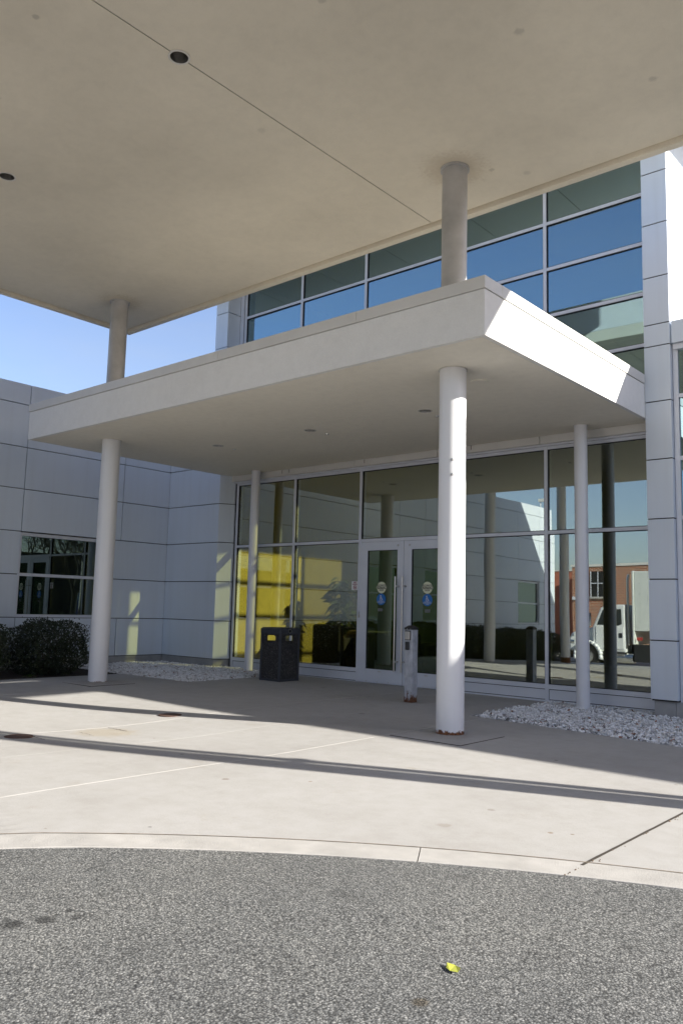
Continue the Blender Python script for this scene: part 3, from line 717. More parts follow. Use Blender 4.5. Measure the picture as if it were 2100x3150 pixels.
# ------------------------------------------------------------------ lower canopy
cy0, cy1 = -4.170, -.082
lc = thing('porch_canopy', 'lower flat white stucco canopy over the entrance doors', 'canopy', (3.85, -2.1, 3.66))
low_l = [(5.848, -2.189), (3.901, -2.187), (1.972, -2.205)]
body = obj('slab', B(-.182, 7.869, cy0, -.002, 3.674, 4.088), M_FASC, lc)
sof = obj('soffit', B(-.130, 7.817, cy0+.052, -.078, 3.657, 3.80), M_SOFF_LO, lc)
lipm = MB().box(-.182, 7.869, cy0, cy0+.050, 3.659, 3.6735).box(-.182, -.132, cy0+.0505, -.078, 3.659, 3.6735).box(7.819, 7.869, cy0+.0505, -.078, 3.659, 3.6735)
obj('drip_edge', lipm, M_FASC, lc)
cuts = MB()
for (x, y) in low_l: cuts.cyl(x, y, 3.4, 3.83, .078, 32)
for o_ in (body, sof): 
    off = WLOC[lc.name]; cb = MB()
    for (x, y) in low_l: cb.cyl(x, y, 3.4, 3.83, .078, 32)
    cut(o_, MB().add([v for v in cb.v], cb.f)); 
    if not o_.data.materials: o_.data.materials.append(M_FASC)
cj = [-.195, 1.276, 4.244, 6.379, 7.882]
for a, b in zip(cj[:-1], cj[1:]): obj('coping', MB().box(a+.002, b-.002, cy0-.013, cy0+.3, 4.094, 4.21), M_COPING, lc, bevel=.003)
for a, b in ((cy0+.302, -2.0), (-1.996, -.33)): obj('coping', B(7.58, 7.882, a, b, 4.094, 4.21), M_COPING, lc, bevel=.003)
obj('coping', B(-.195, .1, cy0+.302, -.01, 4.094, 4.21), M_COPING, lc)
obj('roof_membrane', B(.1, 7.58, cy0+.3, -.005, 4.09, 4.15), M_GROUND, lc)
def downlight(x, y, z, label, r=.078):
    t = thing('downlight', label, 'ceiling light', (x, y, z), 'round recessed downlights in the canopies')
    obj('trim_ring', MB().ring(x, y, z+.001, r-.006, r+.012, .006), M_TRIM, t)
    can = MB(); n = 32; vs = []
    for rr, zz in ((r-.007, z-.003), (r-.012, z+.05), (r-.02, z+.13)):
        vs += [(x+rr*math.cos(2*math.pi*i/n), y+rr*math.sin(2*math.pi*i/n), zz) for i in range(n)]
    can.add(vs, [(k*n+i, k*n+(i+1) % n, (k+1)*n+(i+1) % n, (k+1)*n+i) for k in range(2) for i in range(n)], True)
    obj('reflector', can, M_REFL, t, recalc=False)
    obj('lamp_plate', MB().cyl(x, y, z+.13, z+.135, r-.02, 24), M_REFL, t)
for (x, y), lb in zip(low_l, ('recessed downlight in the porch soffit nearest the big column', 'middle recessed downlight in the porch soffit', 'recessed downlight in the porch soffit farthest left')): downlight(x, y, 3.657, lb)
t = thing('ceiling_speaker', 'round flat white cover disc on the porch soffit right of the big column', 'ceiling cover', (7.058, -2.907, 3.657))
obj('cover_disc', MB().cyl(7.058, -2.907, 3.645, 3.6565, .095, 40), M_SOFF_LO, t, bevel=.002)
for x, y in ((5.98, -2.0), (4.25, -2.1), (2.35, -2.1)):
    pass
for x, y in ((3.954, -1.891), (1.988, -1.885), (5.819, -1.888)):
    obj('sprinkler_head', MB().cyl(x, y, 3.640, 3.656, .020, 16, .028), M_REFL, lc)
for x in (1.25, 1.43, 3.16, 5.2): obj('drip_mark', B(x-.004, x+.004, -.079, -.0755, 3.59, 3.65), M_RUSTC, lc)
# ------------------------------------------------------------------ upper canopy
uc = thing('high_canopy', 'huge upper beige stucco canopy roof over the driveway', 'canopy', (7, -7.7, 5.84))
UX0, UX1, UY0, UY1 = -.184, 14.10, -12.9, -2.471
obj('slab', B(UX0, UX1, UY0, UY1, 6.0, 6.42), M_FASC, uc)
obj('coping', MB().box(UX0-.012, UX1+.012, UY0-.012, UY0+.2, 6.422, 6.53).box(UX0-.012, UX1+.012, UY1-.2, UY1+.012, 6.422, 6.53).box(UX0-.012, UX0+.2, UY0+.2, UY1-.2, 6.422, 6.53).box(UX1-.2, UX1+.012, UY0+.2, UY1-.2, 6.422, 6.53), M_COPING, uc)
obj('shadow_beam', B(13.70, UX1, -.82, 1.2, 5.80, 6.42), M_FASC, uc)  # unseen beam, added and sized to cast the left shade edge on the pavement
up_l = [(6.188, -6.378), (3.121, -6.348)]
uoff = WLOC[uc.name]
for a, b in ((UX0+.125, 6.181), (6.193, UX1-.125)):
    s_ = obj('soffit_panel', B(a, b, UY0+.125, UY1-.125, 5.844, 5.999), M_SOFF_UP, uc)
    cb = MB()
    for (x, y) in up_l:
        if a-.1 < x < b+.1: cb.cyl(x, y, 5.6, 6.1, .083, 32)
    if cb.v: cut(s_, cb)
obj('joint_backing', B(6.170, 6.204, UY0+.13, UY1-.13, 5.861, 5.998).box(0, 0, 0, 0, 0, 0) if False else B(6.1815, 6.1925, UY0+.13, -6.47, 5.852, 5.998).box(6.1815, 6.1925, -6.29, UY1-.13, 5.852, 5.998), M_JOINT, uc)
lip = MB().box(UX0, UX1, UY1-.095, UY1, 5.797, 5.999).box(UX0, UX1, UY0, UY0+.095, 5.797, 5.999).box(UX0, UX0+.095, UY0+.0955, UY1-.0955, 5.797, 5.999).box(UX1-.095, UX1, UY0+.0955, UY1-.0955, 5.797, 5.999)
obj('edge_lip', lip, M_SOFF_UP, uc, bevel=.006)
rec = MB().box(UX0+.096, UX1-.096, UY1-.124, UY1-.096, 5.86, 5.998).box(UX0+.096, UX0+.124, UY0+.126, UY1-.126, 5.86, 5.998)
obj('drip_groove', rec, M_SOFF_UP, uc)
downlight(6.188, -6.378, 5.844, 'downlight centred on the seam of the upper beige canopy', .083)
downlight(3.121, -6.348, 5.844, 'downlight near the left edge of the photo in the upper beige canopy', .083)

# ------------------------------------------------------------------ columns
def column(x, y, r, ztop, mt, label, upper=False, group='round steel columns', ring=True):
    z0 = hg(x, y)
    t = thing('column', label, 'column', (x, y, z0), group)
    obj('shaft', MB().cyl(x, y, z0-.06, ztop, r, 72, cap=False), mt, t)
    if upper:
        obj('upper_shaft', MB().cyl(x, y, 4.15, 5.842, r*.965, 72, cap=False), M_COLU, t)
        obj('collar', MB().ring(x, y, 5.8435, r*.966, r*1.12, .022, 64), M_COLU, t)
    if ring:
        obj('top_ring', MB().ring(x, y, ztop-.0005, r*1.001, r*1.10, .008, 64), M_TRIM, t)
    return t
column(.91, -3.40, .137, 3.656, M_COLW, 'tall white column at the front left corner of the porch beside the hedge', True)
column(7.06, -3.43, .1365, 3.656, M_COLW, 'thick white column at the front right of the porch with rusty foot, nearest the camera', True)
for zz in (2.70, 2.55):
    c_ = bpy.data.objects['column.001']; off = WLOC[c_.name]
    obj('bolt', MB().tube((7.135, -3.546, zz), (7.147, -3.566, zz), .016, 8, .007), M_REFL, c_)
column(.778, -.27, .081, 3.656, M_COLS, 'slim white column in front of the glass left of the black bin')
column(7.058, -.40, .0835, 3.656, M_COLS, 'slim white column standing in white gravel in front of the right glass')
MCW = M_COLW
column(13.2, -3.43, .1365, 5.843, M_COLW, 'tall white column right of the photo carrying the high canopy')
column(.91, -7.65, .137, 5.843, M_COLW, 'tall white column mid way along the hedge, seen reflected in the glass')
column(.91, -11.9, .137, 5.843, M_COLW, 'tall white column at the far end of the hedge, seen reflected in the glass')
column(7.06, -11.9, .137, 5.843, M_COLW, 'tall white column across the driveway behind the camera'); column(13.2, -11.9, .137, 5.843, M_COLW, 'tall white column at the street side corner of the high canopy')
t = thing('shadow_pipe', 'thin white pipe added out of view for its shadow, beside the right hand tall column', 'pipe', (13.13, -3.20, 0))  # invented pipe out of view, casts a thin shadow beside the column's band
obj('pipe', MB().tube((13.125, -3.234, -.05), (13.125, -3.234, 5.79), .056, 16), M_FRAME, t); obj('clip', B(13.07, 13.20, -3.31, -3.15, 2.9, 2.94), M_STEEL, t)
# bolts on the near column
for z in (2.62, 2.44):
    pass

# ------------------------------------------------------------------ utility covers
for x, y, r, lb in ((4.61, -6.55, .120, 'round rusty floor cover in the nearer shadow band'), (4.21, -4.60, .125, 'round rusty floor cover in the farther shadow band')):
    z = hg(x, y)
    t = thing('floor_cover', lb, 'floor cover', (x, y, z), 'round rusty covers in the pavement')
    obj('lid', MB().cyl(x, y, z-.03, z+.005, r-.012, 32), M_RUSTC, t, bevel=.002); obj('rim', MB().ring(x, y, z+.007, r-.009, r, .03, 32), M_RUSTC, t)

# ------------------------------------------------------------------ push button post
px, py = 5.262, -1.60; h = .061; z0 = hg(px, py)
t = thing('push_plate_post', 'weathered square metal post with black cap, push plate and rusty foot by the doors', 'post', (px, py, z0))
obj('post', B(px-h, px+h, py-h, py+h, z0-.04, .955), M_POST, t, bevel=.006)
hc = h+.005
cap = MB().add([(px+a*hc, py+b*hc, .948) for a, b in ((-1, -1), (1, -1), (1, 1), (-1, 1))]+[(px+a*hc, py+b*hc, .972) for a, b in ((-1, -1), (1, -1), (1, 1), (-1, 1))]+[(px+a*h*.45, py+b*h*.45, 1.003) for a, b in ((-1, -1), (1, -1), (1, 1), (-1, 1))],
    [(3, 2, 1, 0), (0, 1, 5, 4), (1, 2, 6, 5), (2, 3, 7, 6), (3, 0, 4, 7), (4, 5, 9, 8), (5, 6, 10, 9), (6, 7, 11, 10), (7, 4, 8, 11), (8, 9, 10, 11)])
obj('cap', cap, M_BLACK, t, bevel=.002)
cs = MB()
for dx in (-.02, .035): cs.tube((px+dx, py-hc, .957), (px+dx, py-hc-.004, .957), .004, 8)
obj('cap_screw', cs, M_WPAPER, t)
obj('plate_frame', B(px-.056, px+.036, py-h-.008, py-h-.001, .815, .938), M_BLACK, t, bevel=.003)
obj('push_plate', B(px-.049, px+.029, py-h-.018, py-h-.0085, .823, .925), M_STEEL, t, bevel=.003)
obj('card_reader', B(px-.042, px+.018, py-h-.022, py-h-.001, .690, .795), M_BLACK, t, bevel=.009)

# ------------------------------------------------------------------ bin
bx, by, s_ = 2.215, -.945, .205; z0 = hg(bx, by)
t = thing('trash_bin', 'black square pebble panelled trash bin standing by the left glass', 'bin', (bx, by, z0))
fr = MB()
for a in (-1, 1):
    for b in (-1, 1): obj('corner_post', B(bx+a*s_-.018, bx+a*s_+.018, by+b*s_-.018, by+b*s_+.018, z0+.0, .79), M_BINF, t, bevel=.006)
fr.box(bx-s_, bx+s_, by-s_, by+s_, z0+.0, z0+.035)
obj('base', fr, M_BINF, t)
def binside(ax, sg):
    d = s_-.006; 
    if ax == 'y': mb = B(bx-s_+.019, bx+s_-.019, by+sg*d-.008, by+sg*d+.008, z0+.036, .768)
    else: mb = B(bx+sg*d-.008, bx+sg*d+.008, by-s_+.019, by+s_-.019, z0+.036, .768)
    return obj('side_panel', mb, M_BINP, t)
off = WLOC[t.name]
for ax, sg in (('y', -1), ('x', 1), ('y', 1), ('x', -1)):
    p_ = binside(ax, sg)
    # rounded opening
    n = 24; hw, hh, rr, zc = .098, .056, .035, .697
    loop = []
    for q in range(n):
        a = 2*math.pi*(q+.5)/n; cxx = (hw-rr)*(1 if math.cos(a) > 0 else -1); czz = (hh-rr)*(1 if math.sin(a) > 0 else -1)
        loop.append((cxx+rr*math.cos(a), czz+rr*math.sin(a)))
    vs = []
    for sgn in (-.03, .03):
        for (u, v) in loop:
            if ax == 'y': vs.append((bx+u, by+sg*(s_-.006)+sgn, zc+v))
            else: vs.append((bx+sg*(s_-.006)+sgn, by+u, zc+v))
    cut(p_, MB().add(vs, [tuple(range(n))[::-1], tuple(range(n, 2*n))]+[(i, (i+1) % n, n+(i+1) % n, n+i) for i in range(n)]))
ld = MB(); q = s_+.022
ld.box(bx-q, bx+q, by-q, by+q, .770, .862)
lid = obj('lid', ld, M_BINF, t, bevel=.012)
obj('lid_top', B(bx-q+.02, bx+q-.02, by-q+.02, by+q-.02, .861, .876), M_BINF, t, bevel=.006)
obj('ashtray_ring', MB().tube((bx+q-.001, by-.02, .822), (bx+q+.007, by-.02, .822), .034, 20), M_STEEL, t); obj('ashtray_hole', MB().tube((bx+q+.005, by-.02, .822), (bx+q+.009, by-.02, .822), .026, 20), M_GASK, t)
obj('liner', B(bx-.15, bx+.15, by-.15, by+.15, z0+.04, .665), M_BLACK, t)

# ------------------------------------------------------------------ stickers
def disc_y(cx, cz, y, r, mt, nm, par, th=.0008, n=40):
    return obj(nm, MB().tube((cx, y, cz), (cx, y-th, cz), r, n), mt, par)
def caution(cx, cz, label):
    t = thing('caution_sticker', label, 'sticker', (cx, .022, cz), 'round yellow door warning stickers'); y = .0225
    disc_y(cx, cz, y, .092, M_CREAM, 'disc', t)
    obj('band', B(cx-.090, cx+.090, y-.0018, y-.001, cz-.022, cz+.020), M_INK, t)
    obj('lettering', text_mesh('CAUTION', .046, cx, y-.0026, cz-.001, .0008), M_CREAM, t)
    a = text_mesh('AUTOMATIC', .030, cx, y-.0016, cz+.036, .0008); b = text_mesh('DOOR', .030, cx, y-.0016, cz-.042, .0008); a.add(b.v, b.f)
    obj('lettering', a, M_INK, t)
def wheelchair(cx, cz, label):
    t = thing('access_sticker', label, 'sticker', (cx, .022, cz), 'round blue wheelchair stickers'); y = .0225
    disc_y(cx, cz, y, .092, M_BLUE, 'disc', t)
    s = MB(); Y = y-.0018
    s.tube((cx-.012, y, cz+.056), (cx-.012, Y, cz+.056), .010, 16)
    def st(a, b, w_=.0045): s.tube((cx+a[0], Y+.0005, cz+a[1]), (cx+b[0], Y+.0005, cz+b[1]), w_, 6)
    st((-.011, .046), (-.008, .016)); st((-.010, .033), (.012, .033)); st((-.008, .016), (.014, .016)); st((.014, .016), (.022, -.008)); st((.022, -.008), (.032, -.005))
    for i in range(14):
        a0, a1 = R(110+i*17), R(110+(i+1)*17); st((-.004+.022*math.cos(a0), .006+.022*math.sin(a0)), (-.004+.022*math.cos(a1), .006+.022*math.sin(a1)), .0035)
    obj('wheelchair_symbol', s, M_WPAPER, t)
    a = text_mesh('LOW ENERGY', .019, cx, y-.0016, cz-.030)
    for tx, dz in (('POWER OPERATED', -.047), ('DOOR', -.064)): b = text_mesh(tx, .0185, cx, y-.0016, cz+dz); a.add(b.v, b.f)
    obj('lettering', a, M_WPAPER, t)
caution(3.492, 1.550, 'round cream caution sticker on the left door'); caution(4.378, 1.548, 'round cream caution sticker on the right door')
wheelchair(3.489, 1.362, 'round blue wheelchair sticker on the left door'); wheelchair(4.380, 1.360, 'round blue wheelchair sticker on the right door')
t = thing('no_smoking_sign', 'small white no smoking sign on the glass left of the doors', 'sign', (2.932, .028, 1.58)); y = .0285
obj('plate', B(2.864, 3.003, y-.001, y, 1.508, 1.652), M_WPAPER, t)
a = text_mesh('NO', .038, 2.932, y-.0018, 1.630, .0012); b = text_mesh('SMOKING', .023, 2.932, y-.0018, 1.601, .0008); a.add(b.v, b.f); obj('lettering', a, M_MAROON, t)
s = MB()
for i in range(24):
    a0, a1 = R(i*15), R(i*15+15); s.tube((2.932+.029*math.cos(a0), y-.0014, 1.551+.029*math.sin(a0)), (2.932+.029*math.cos(a1), y-.0014, 1.551+.029*math.sin(a1)), .0045, 6)
s.tube((2.932-.021, y-.0014, 1.551+.021), (2.932+.021, y-.0014, 1.551-.021), .004, 6); s.box(2.912, 2.952, y-.002, y-.001, 1.547, 1.555)
obj('prohibition_symbol', s, M_MAROON, t)
for cx, lb in ((3.475, 'small grey hours label below the stickers on the left door'), (4.385, 'small grey hours label below the stickers on the right door')):
    t = thing('door_label', lb, 'sticker', (cx, .022, 1.195), 'small grey door labels'); obj('label_plate', B(cx-.05, cx+.05, .0215, .0225, 1.172, 1.22), simple('grey_label', (.16, .17, .165), .6, 0, .6, 120), t)

# ------------------------------------------------------------------ lobby furniture
t = thing('lobby_chair', 'black tub chair seen through the glass behind the bin', 'chair', (1.35, 1.35, .03))
obj('seat', B(1.02, 1.62, 1.3, 1.9, .28, .46), M_FABRIC, t, bevel=.05); obj('backrest', B(.98, 1.66, 1.12, 1.27, .12, .90), M_FABRIC, t, bevel=.05)
for a in (.985, 1.575): obj('armrest', B(a, a+.08, 1.28, 1.9, .3, .66), M_FABRIC, t, bevel=.03)
for a in (1.03, 1.58):
    for b in (1.2, 1.84): obj('leg', MB().tube((a, b, .03), (a, b, .29), .018, 8), M_BLACK, t)
SX = -.45
t = thing('lobby_sofa', 'long low brown wicker sofa behind the door glass', 'sofa', (2.2, 2.2, .03))
obj('seat', B(1.95+SX, 3.5+SX, 1.75, 2.5, .12, .44), M_WICKER, t, bevel=.04); obj('backrest', B(1.9+SX, 3.55+SX, 1.55, 1.74, .1, .80), M_WICKER, t, bevel=.07)
for a in (1.90, 3.46): obj('armrest', B(a+SX, a+.1+SX, 1.78, 2.5, .1, .62), M_WICKER, t, bevel=.04)
t = thing('lobby_plant', 'leafy potted plant behind the no smoking sign', 'plant', (.98, 2.0, .03))
px_, py_ = .98, 2.0
obj('planter', MB().cyl(px_, py_, .03, .45, .17, 24, .22), M_BLACK, t)
sm = MB(); lm = MB()
for i in range(9):
    a = rnd.uniform(0, 6.28); top_ = Vector((px_+.28*math.cos(a)*rnd.random(), py_+.28*math.sin(a)*rnd.random(), rnd.uniform(1.2, 1.85))); b0 = Vector((px_+.06*math.cos(a), py_+.06*math.sin(a), .42))
    sm.tube(b0, top_, .010, 6, .005)
    for k in range(26):
        f = .25+.78*rnd.random(); p = b0.lerp(top_, min(1, f)); an = rnd.uniform(0, 6.28); L = rnd.uniform(.14, .30); dr = Vector((math.cos(an), math.sin(an), rnd.uniform(-.6, .5))).normalized()
        sd = dr.cross(Vector((0, 0, 1))).normalized()*.016; m1 = p+dr*L*.5+Vector((0, 0, .02)); e = p+dr*L-Vector((0, 0, L*.35))
        lm.add([p, m1+sd, e, m1-sd], [(0, 1, 2), (0, 2, 3)])
obj('stem', sm, M_TWIG, t, kind='stuff'); obj('foliage', lm, M_PLANT, t, kind='stuff', recalc=False)

# ------------------------------------------------------------------ shrubs
def shrub_mesh(seed, hx=.62, hy=.66, hz=.42, n=15000):
    rs = np.random.RandomState(seed)
    d = rs.randn(n, 3); d /= np.linalg.norm(d, axis=1, keepdims=True)
    # box-ish clipped shape with lumps
    p4 = (np.abs(d)**3.2).sum(1)**(-1/3.2)
    rad = p4*(1-.55*rs.rand(n)**2.6)
    ph = rs.rand(6)*6.28
    lump = 1+.07*np.sin(d[:, 0]*5+ph[0])*np.sin(d[:, 1]*5+ph[1])+.06*np.sin(d[:, 2]*7+ph[2]+d[:, 0]*4)+.05*np.sin(11*d[:, 1]+ph[3])*np.sin(9*d[:, 0]+ph[4])
    spray = np.where(rs.rand(n) < .07, 1+.16*rs.rand(n), 1.0)
    P = d*(rad*lump*spray)[:, None]*np.array([hx, hy, hz])+np.array([0, 0, hz])
    L = .020+.014*rs.rand(n, 1)
    a = rs.randn(n, 3)+d*.6; a /= np.linalg.norm(a, axis=1, keepdims=True)
    b = np.cross(a, rs.randn(n, 3)); b /= np.linalg.norm(b, axis=1, keepdims=True)
    V = np.stack([P-a*L*.6, P+b*L*.42, P+a*L*.7, P-b*L*.42], 1).reshape(-1, 3)
    F = (np.arange(n)[:, None]*4+np.arange(4)[None]).tolist()
    me = bpy.data.meshes.new('foliage'); me.from_pydata(V.tolist(), [], F); me.update(); me.materials.append(M_BOX); return me
def twig_mesh(seed, hx=.55, hy=.6, hz=.78):
    rr = random.Random(seed); mb = MB()
    for i in range(60):
        a = rr.uniform(0, 6.28); q = rr.random()**.5
        mb.tube((.05*math.cos(a), .05*math.sin(a), 0), (hx*q*math.cos(a)*.95, hy*q*math.sin(a)*.95, hz*rr.uniform(.55, 1.02)), .007, 5, .002, False)
    me = bpy.data.meshes.new('twigs'); me.from_pydata(mb.v, [], mb.f); me.update(); me.materials.append(M_TWIG); return me
FO = [shrub_mesh(s) for s in (1, 2, 3)]; TW = [twig_mesh(s) for s in (5, 6)]
shr = [(-.72, -3.32, 'first dark green boxwood shrub behind the left column under the window'), (-.74, -4.72, 'second dark green boxwood shrub at the left edge of the photo')]
OR = ['third', 'fourth', 'fifth', 'sixth', 'seventh', 'eighth', 'ninth', 'tenth']
for k in range(7): shr.append((-.74+.05*math.sin(k*2.1), -6.05-1.28*k, OR[k]+' boxwood shrub from the porch in the row along the office wing'))
for i, (x, y, lb) in enumerate(shr):
    z = hg(x, y)-.02
    t = thing('boxwood_shrub', lb, 'shrub', (x, y, z), 'boxwood shrubs along the office wing')
    for nm, me in (('foliage', FO[i % 3]), ('twigs', TW[i % 2])):
        o = bpy.data.objects.new(nm, me); COL.objects.link(o); o.parent = t; o['kind'] = 'stuff'
    t.rotation_euler = (0, 0, 0 if i == 0 else (i*math.pi) % 6.28); t.scale = (1, .86 if i == 0 else .95, 1.0 if i < 1 else 1.05)
t = thing('weed', 'small light green weed in the mulch below the hedge', 'plant', (-.05, -3.95, hg(-.1, -3.95)))
lm = MB()
for i in range(40):
    a = rnd.uniform(0, 6.28); q = rnd.random()*.10; p = Vector((-.05+q*math.cos(a)*1.4, -3.95+q*math.sin(a), hg(0, -4)+.01+.04*rnd.random())); s_ = .018
    lm.add([p+Vector((-s_, 0, 0)), p+Vector((0, -s_, .006)), p+Vector((s_, 0, .01)), p+Vector((0, s_, 0))], [(0, 1, 2, 3)])
obj('leaves', lm, leaf_mat('weed_leaves', (.05, .10, .02), (.10, .18, .04)), t, kind='stuff', recalc=False)
# fallen leaf
lx, ly = 9.93, -7.80; z = hg(lx, ly)-.002
lf = MB().add([(lx-.032, ly+.012, z+.006), (lx-.005, ly+.022, z+.002), (lx+.028, ly+.004, z+.007), (lx+.034, ly-.022, z+.003), (lx+.004, ly-.026, z+.001), (lx-.018, ly-.014, z+.001)], [(0, 1, 4, 5), (1, 2, 3, 4)])
lo = obj('fallen_leaf', lf, M_YLEAF, None, loc=(lx, ly, z), recalc=False); lo['label'] = 'single yellow fallen leaf lying on the speckled asphalt'; lo['category'] = 'leaf'

# ------------------------------------------------------------------ street behind the camera, seen in the glass
TY = -24.0; tz = hg(0, -24)
def T(x, y, z): return (x, TY-y, z)
tr = thing('box_truck', 'white conventional box truck parked on the street, seen reflected in the right glass', 'truck', (0, -25.2, tz))
gz = -.93
hood = MB()
prof = [(-4.85, -.25), (-4.88, .18), (-4.75, .48), (-4.3, .69), (-3.63, .80), (-3.63, -.25)]
def extr(mb, pf, y0, y1): 
    n = len(pf); mb.add([(x, y0, z) for x, z in pf]+[(x, y1, z) for x, z in pf], [tuple(range(n)), tuple(range(n, 2*n))[::-1]]+[(i, (i+1) % n, n+(i+1) % n, n+i) for i in range(n)]); return mb
obj('hood', extr(MB(), prof, TY-.35, TY-1.95), M_TRUCKW, tr, bevel=.08)
obj('cab', extr(MB(), [(-3.62, -.2), (-3.62, .80), (-3.25, 1.70), (-3.05, 1.82), (-2.2, 1.86), (-2.2, -.2)], TY-.12, TY-2.2), M_TRUCKW, tr, bevel=.06)
obj('side_window', extr(MB(), [(-3.40, .92), (-3.12, 1.62), (-2.36, 1.66), (-2.34, 1.0), (-2.5, .92)], TY-.10, TY-.14), M_DGLASS, tr, bevel=.02)
obj('windscreen', MB().add([(-3.655, TY-.35, .86), (-3.655, TY-1.95, .86), (-3.30, TY-1.95, 1.66), (-3.30, TY-.35, 1.66)], [(0, 1, 2, 3)]), M_DGLASS, tr)
dr = obj('door', extr(MB(), [(-3.45, -.08), (-3.45, .86), (-2.28, .86), (-2.28, -.08)], TY-.09, TY-.13), M_TRUCKW, tr, bevel=.01)
obj('door_handle', B(-2.46, -2.33, TY-.10, TY-.07, .40, .60), M_BLACK, dr)
obj('fuel_tank', MB().tube((-3.0, TY-.35, -.42), (-1.9, TY-.35, -.42), .24, 24), M_CHROME, tr)
obj('step', B(-3.1, -2.3, TY-.05, TY-.4, -.30, -.24), M_REFL, tr)
fen = MB(); cx_, cz_ = -3.84, -.42
for i in range(12):
    a0, a1 = R(-10+i*17), R(-10+(i+1)*17)
    fen.add([(cx_+rr*math.cos(a), yy, cz_+rr*math.sin(a)) for yy in (TY-.0, TY-.36) for a in (a0, a1) for rr in (.54, .66)], [(0, 1, 3, 2), (4, 6, 7, 5), (0, 2, 6, 4), (1, 5, 7, 3), (0, 4, 5, 1), (2, 3, 7, 6)], True)
obj('fender', fen, M_TRUCKW, tr)
for wx in (-3.84, 2.1):
    for yy in (TY-.05, TY-2.0):
        wh = obj('wheel', MB().tube((wx, yy, gz+.51), (wx, yy-.28, gz+.51), .51, 40), M_RUBBER, tr, bevel=.04)
        obj('rim', MB().tube((wx, yy+.012, gz+.51), (wx, yy-.26, gz+.51), .28, 30), M_CHROME, wh)
obj('exhaust_stack', MB().tube((-2.12, TY-.25, .1), (-2.12, TY-.25, 2.85), .055, 14).tube((-2.12, TY-.25, 2.85), (-2.06, TY-.25, 3.08), .055, 14), M_CHROME, tr)
obj('cargo_box', B(-1.75, 4.6, TY-.02, TY-2.45, .72, 3.2), M_BOXW, tr, bevel=.02)
obj('box_front', B(-1.85, -1.755, TY-.0, TY-2.45, .16, 3.22), M_BOXW, tr, bevel=.02)
rv = MB()
for z in (1.1, 1.5, 1.9, 2.3, 2.7, 3.05): rv.tube((-1.52, TY-.02, z), (-1.52, TY-.01, z), .02, 8)
obj('rivet', rv, M_REFL, tr, kind='stuff')
obj('marker_plate', B(-1.66, -1.42, TY-.0, TY-.03, .33, .46), M_RED, tr)
obj('chassis', B(-4.6, 4.5, TY-.8, TY-1.6, -.45, .12), M_BLACK, tr); obj('underbody', B(-1.85, 4.5, TY-.15, TY-.5, -.55, .15), M_BLACK, tr)
obj('bumper', B(-5.0, -4.87, TY-.1, TY-2.2, -.55, -.2), M_CHROME, tr); obj('headlight', MB().tube((-4.9, TY-.45, .12), (-4.6, TY-.45, .12), .13, 16), M_CHROME, tr)
obj('mirror', B(-3.68, -3.60, TY+.18, TY+.02, .85, 1.45), M_CHROME, tr)

bb = thing('brick_building', 'low red brick building across the street behind the truck, seen reflected', 'building', (0, -33, tz))
obj('wall', B(-8.69, 14, -40, -33, -1.2, 4.06), M_BRICK, bb); obj('coping', B(-8.75, 14.05, -40.05, -32.95, 4.062, 4.21), M_COPING, bb)
for x in (-7.54, -3.6, .4, 4.4):
    wf = obj('window', MB().box(x, x+1.1, -33.0, -32.97, 2.43, 3.78), M_GASK, bb); obj('frame', MB().box(x-.04, x+.0, -33, -32.95, 2.40, 3.78).box(x, x+1.1, -33, -32.955, 3.1, 3.14).box(x+.36, x+.40, -33, -32.955, 2.43, 3.78), M_FRAME, wf)
    obj('sill', B(x-.08, x+1.2, -33, -32.9, 2.33, 2.43), M_CURB, wf)
obj('wall_lamp', B(-8.60, -8.38, -33, -32.8, 2.25, 2.42), M_FRAME, bb)
sb = thing('salmon_building', 'salmon painted wall of a building left of the brick one, seen reflected', 'building', (-14, -36, tz))
obj('wall', B(-22, -8.9, -44, -36, -1.2, 4.0), M_SALMON, sb); obj('coping', B(-22.05, -8.88, -44.05, -35.95, 4.002, 4.1), M_COPING, sb)

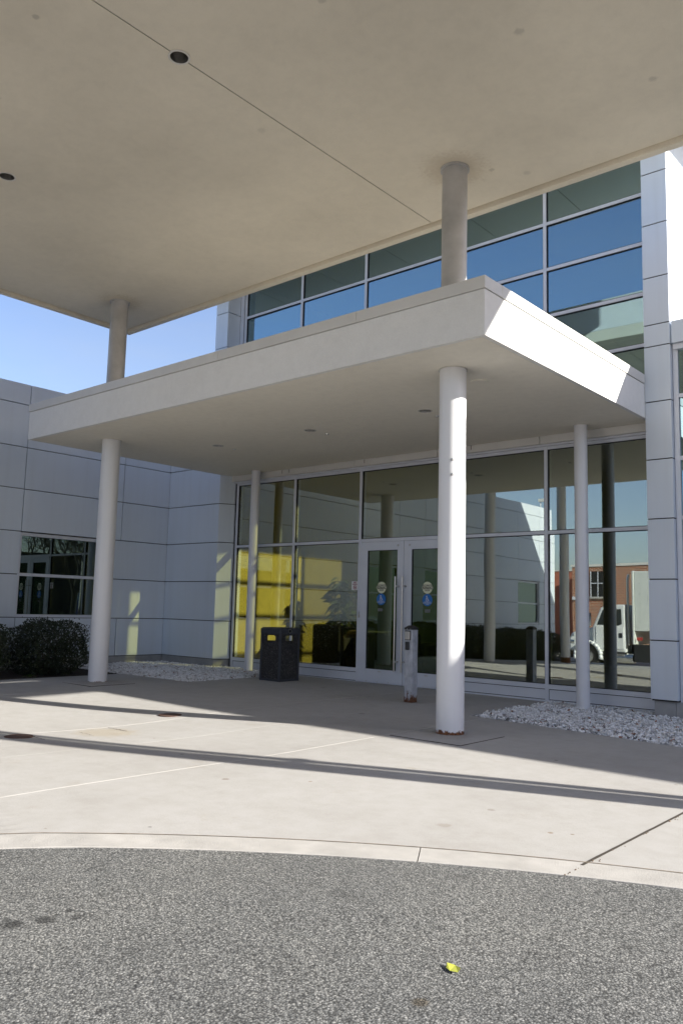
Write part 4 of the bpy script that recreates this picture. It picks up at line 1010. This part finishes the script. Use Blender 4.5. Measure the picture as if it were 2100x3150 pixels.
# ------------------------------------------------------------------ far right: bare trees, dark building, flag (seen in the side window)
db = thing('dark_building', 'long low dark building beyond the bare trees to the right', 'building', (50, -28, 0))
obj('wall', B(50, 58, -60, -12, -1, 5.2), M_DARKB, db); obj('roof', B(49.8, 58.2, -60.2, -11.8, 5.202, 5.5), M_JOINT, db)
def bare_tree(x, y, h, seed, label):
    rr = random.Random(seed); z = hg(x, y)-.1
    t = thing('bare_tree', label, 'tree', (x, y, z), 'bare trees to the right of the entrance'); tk = MB(); cr = MB()
    def grow(p, d, L, r, lv):
        q = p+d*L
        r = max(r, .011); (tk if lv < 2 else cr).tube(p, q, r, 7 if lv < 2 else 4, r*.68, False)
        if lv > 7: return
        for k in range(2 if rr.random() < .55 else 3):
            nd = (d+Vector((rr.uniform(-1, 1), rr.uniform(-1, 1), rr.uniform(-.35, .6)))*.62).normalized()
            grow(q if k == 0 else p.lerp(q, rr.uniform(.55, 1)), nd, L*rr.uniform(.66, .86), r*rr.uniform(.55, .7), lv+1)
    grow(Vector((x, y, z)), Vector((0, 0, 1)), h*.24, .20, 0)
    obj('trunk', tk, M_BARK, t); obj('crown', cr, M_BARK, t, kind='stuff')
bare_tree(35, -17.5, 11, 3, 'bare spreading tree nearest the flag'); bare_tree(39, -22.5, 12, 8, 'bare tree in front of the dark building'); bare_tree(43, -27.5, 11, 12, 'bare tree farthest right in front of the dark building'); bare_tree(30, -24, 8, 21, 'smaller bare tree closest to the driveway')
t = thing('feather_flag', 'blue feather shaped banner flag on a thin pole', 'flag', (33, -19.4, -.4))
obj('pole', MB().tube((33, -19.1, -.5), (33, -19.1, 1.9), .02, 8), M_STEEL, t)
ff = [(-19.12, .2), (-19.7, .2), (-19.75, 1.0), (-19.6, 1.5)]
obj('lower_cloth', MB().add([(33+dx, y, z) for dx in (-.005, .005) for y, z in [(-19.12, .1), (-19.12, 1.45), (-19.66, 1.20), (-19.74, .1)]], [(0, 1, 2, 3), (7, 6, 5, 4)]), M_NAVY, t)
obj('upper_cloth', MB().add([(33+dx, y, z) for dx in (-.005, .005) for y, z in [(-19.12, 1.455), (-19.12, 1.9), (-19.35, 1.82), (-19.56, 1.5), (-19.655, 1.205)]], [(0, 1, 2, 3, 4), (9, 8, 7, 6, 5)]), M_CYANF, t)
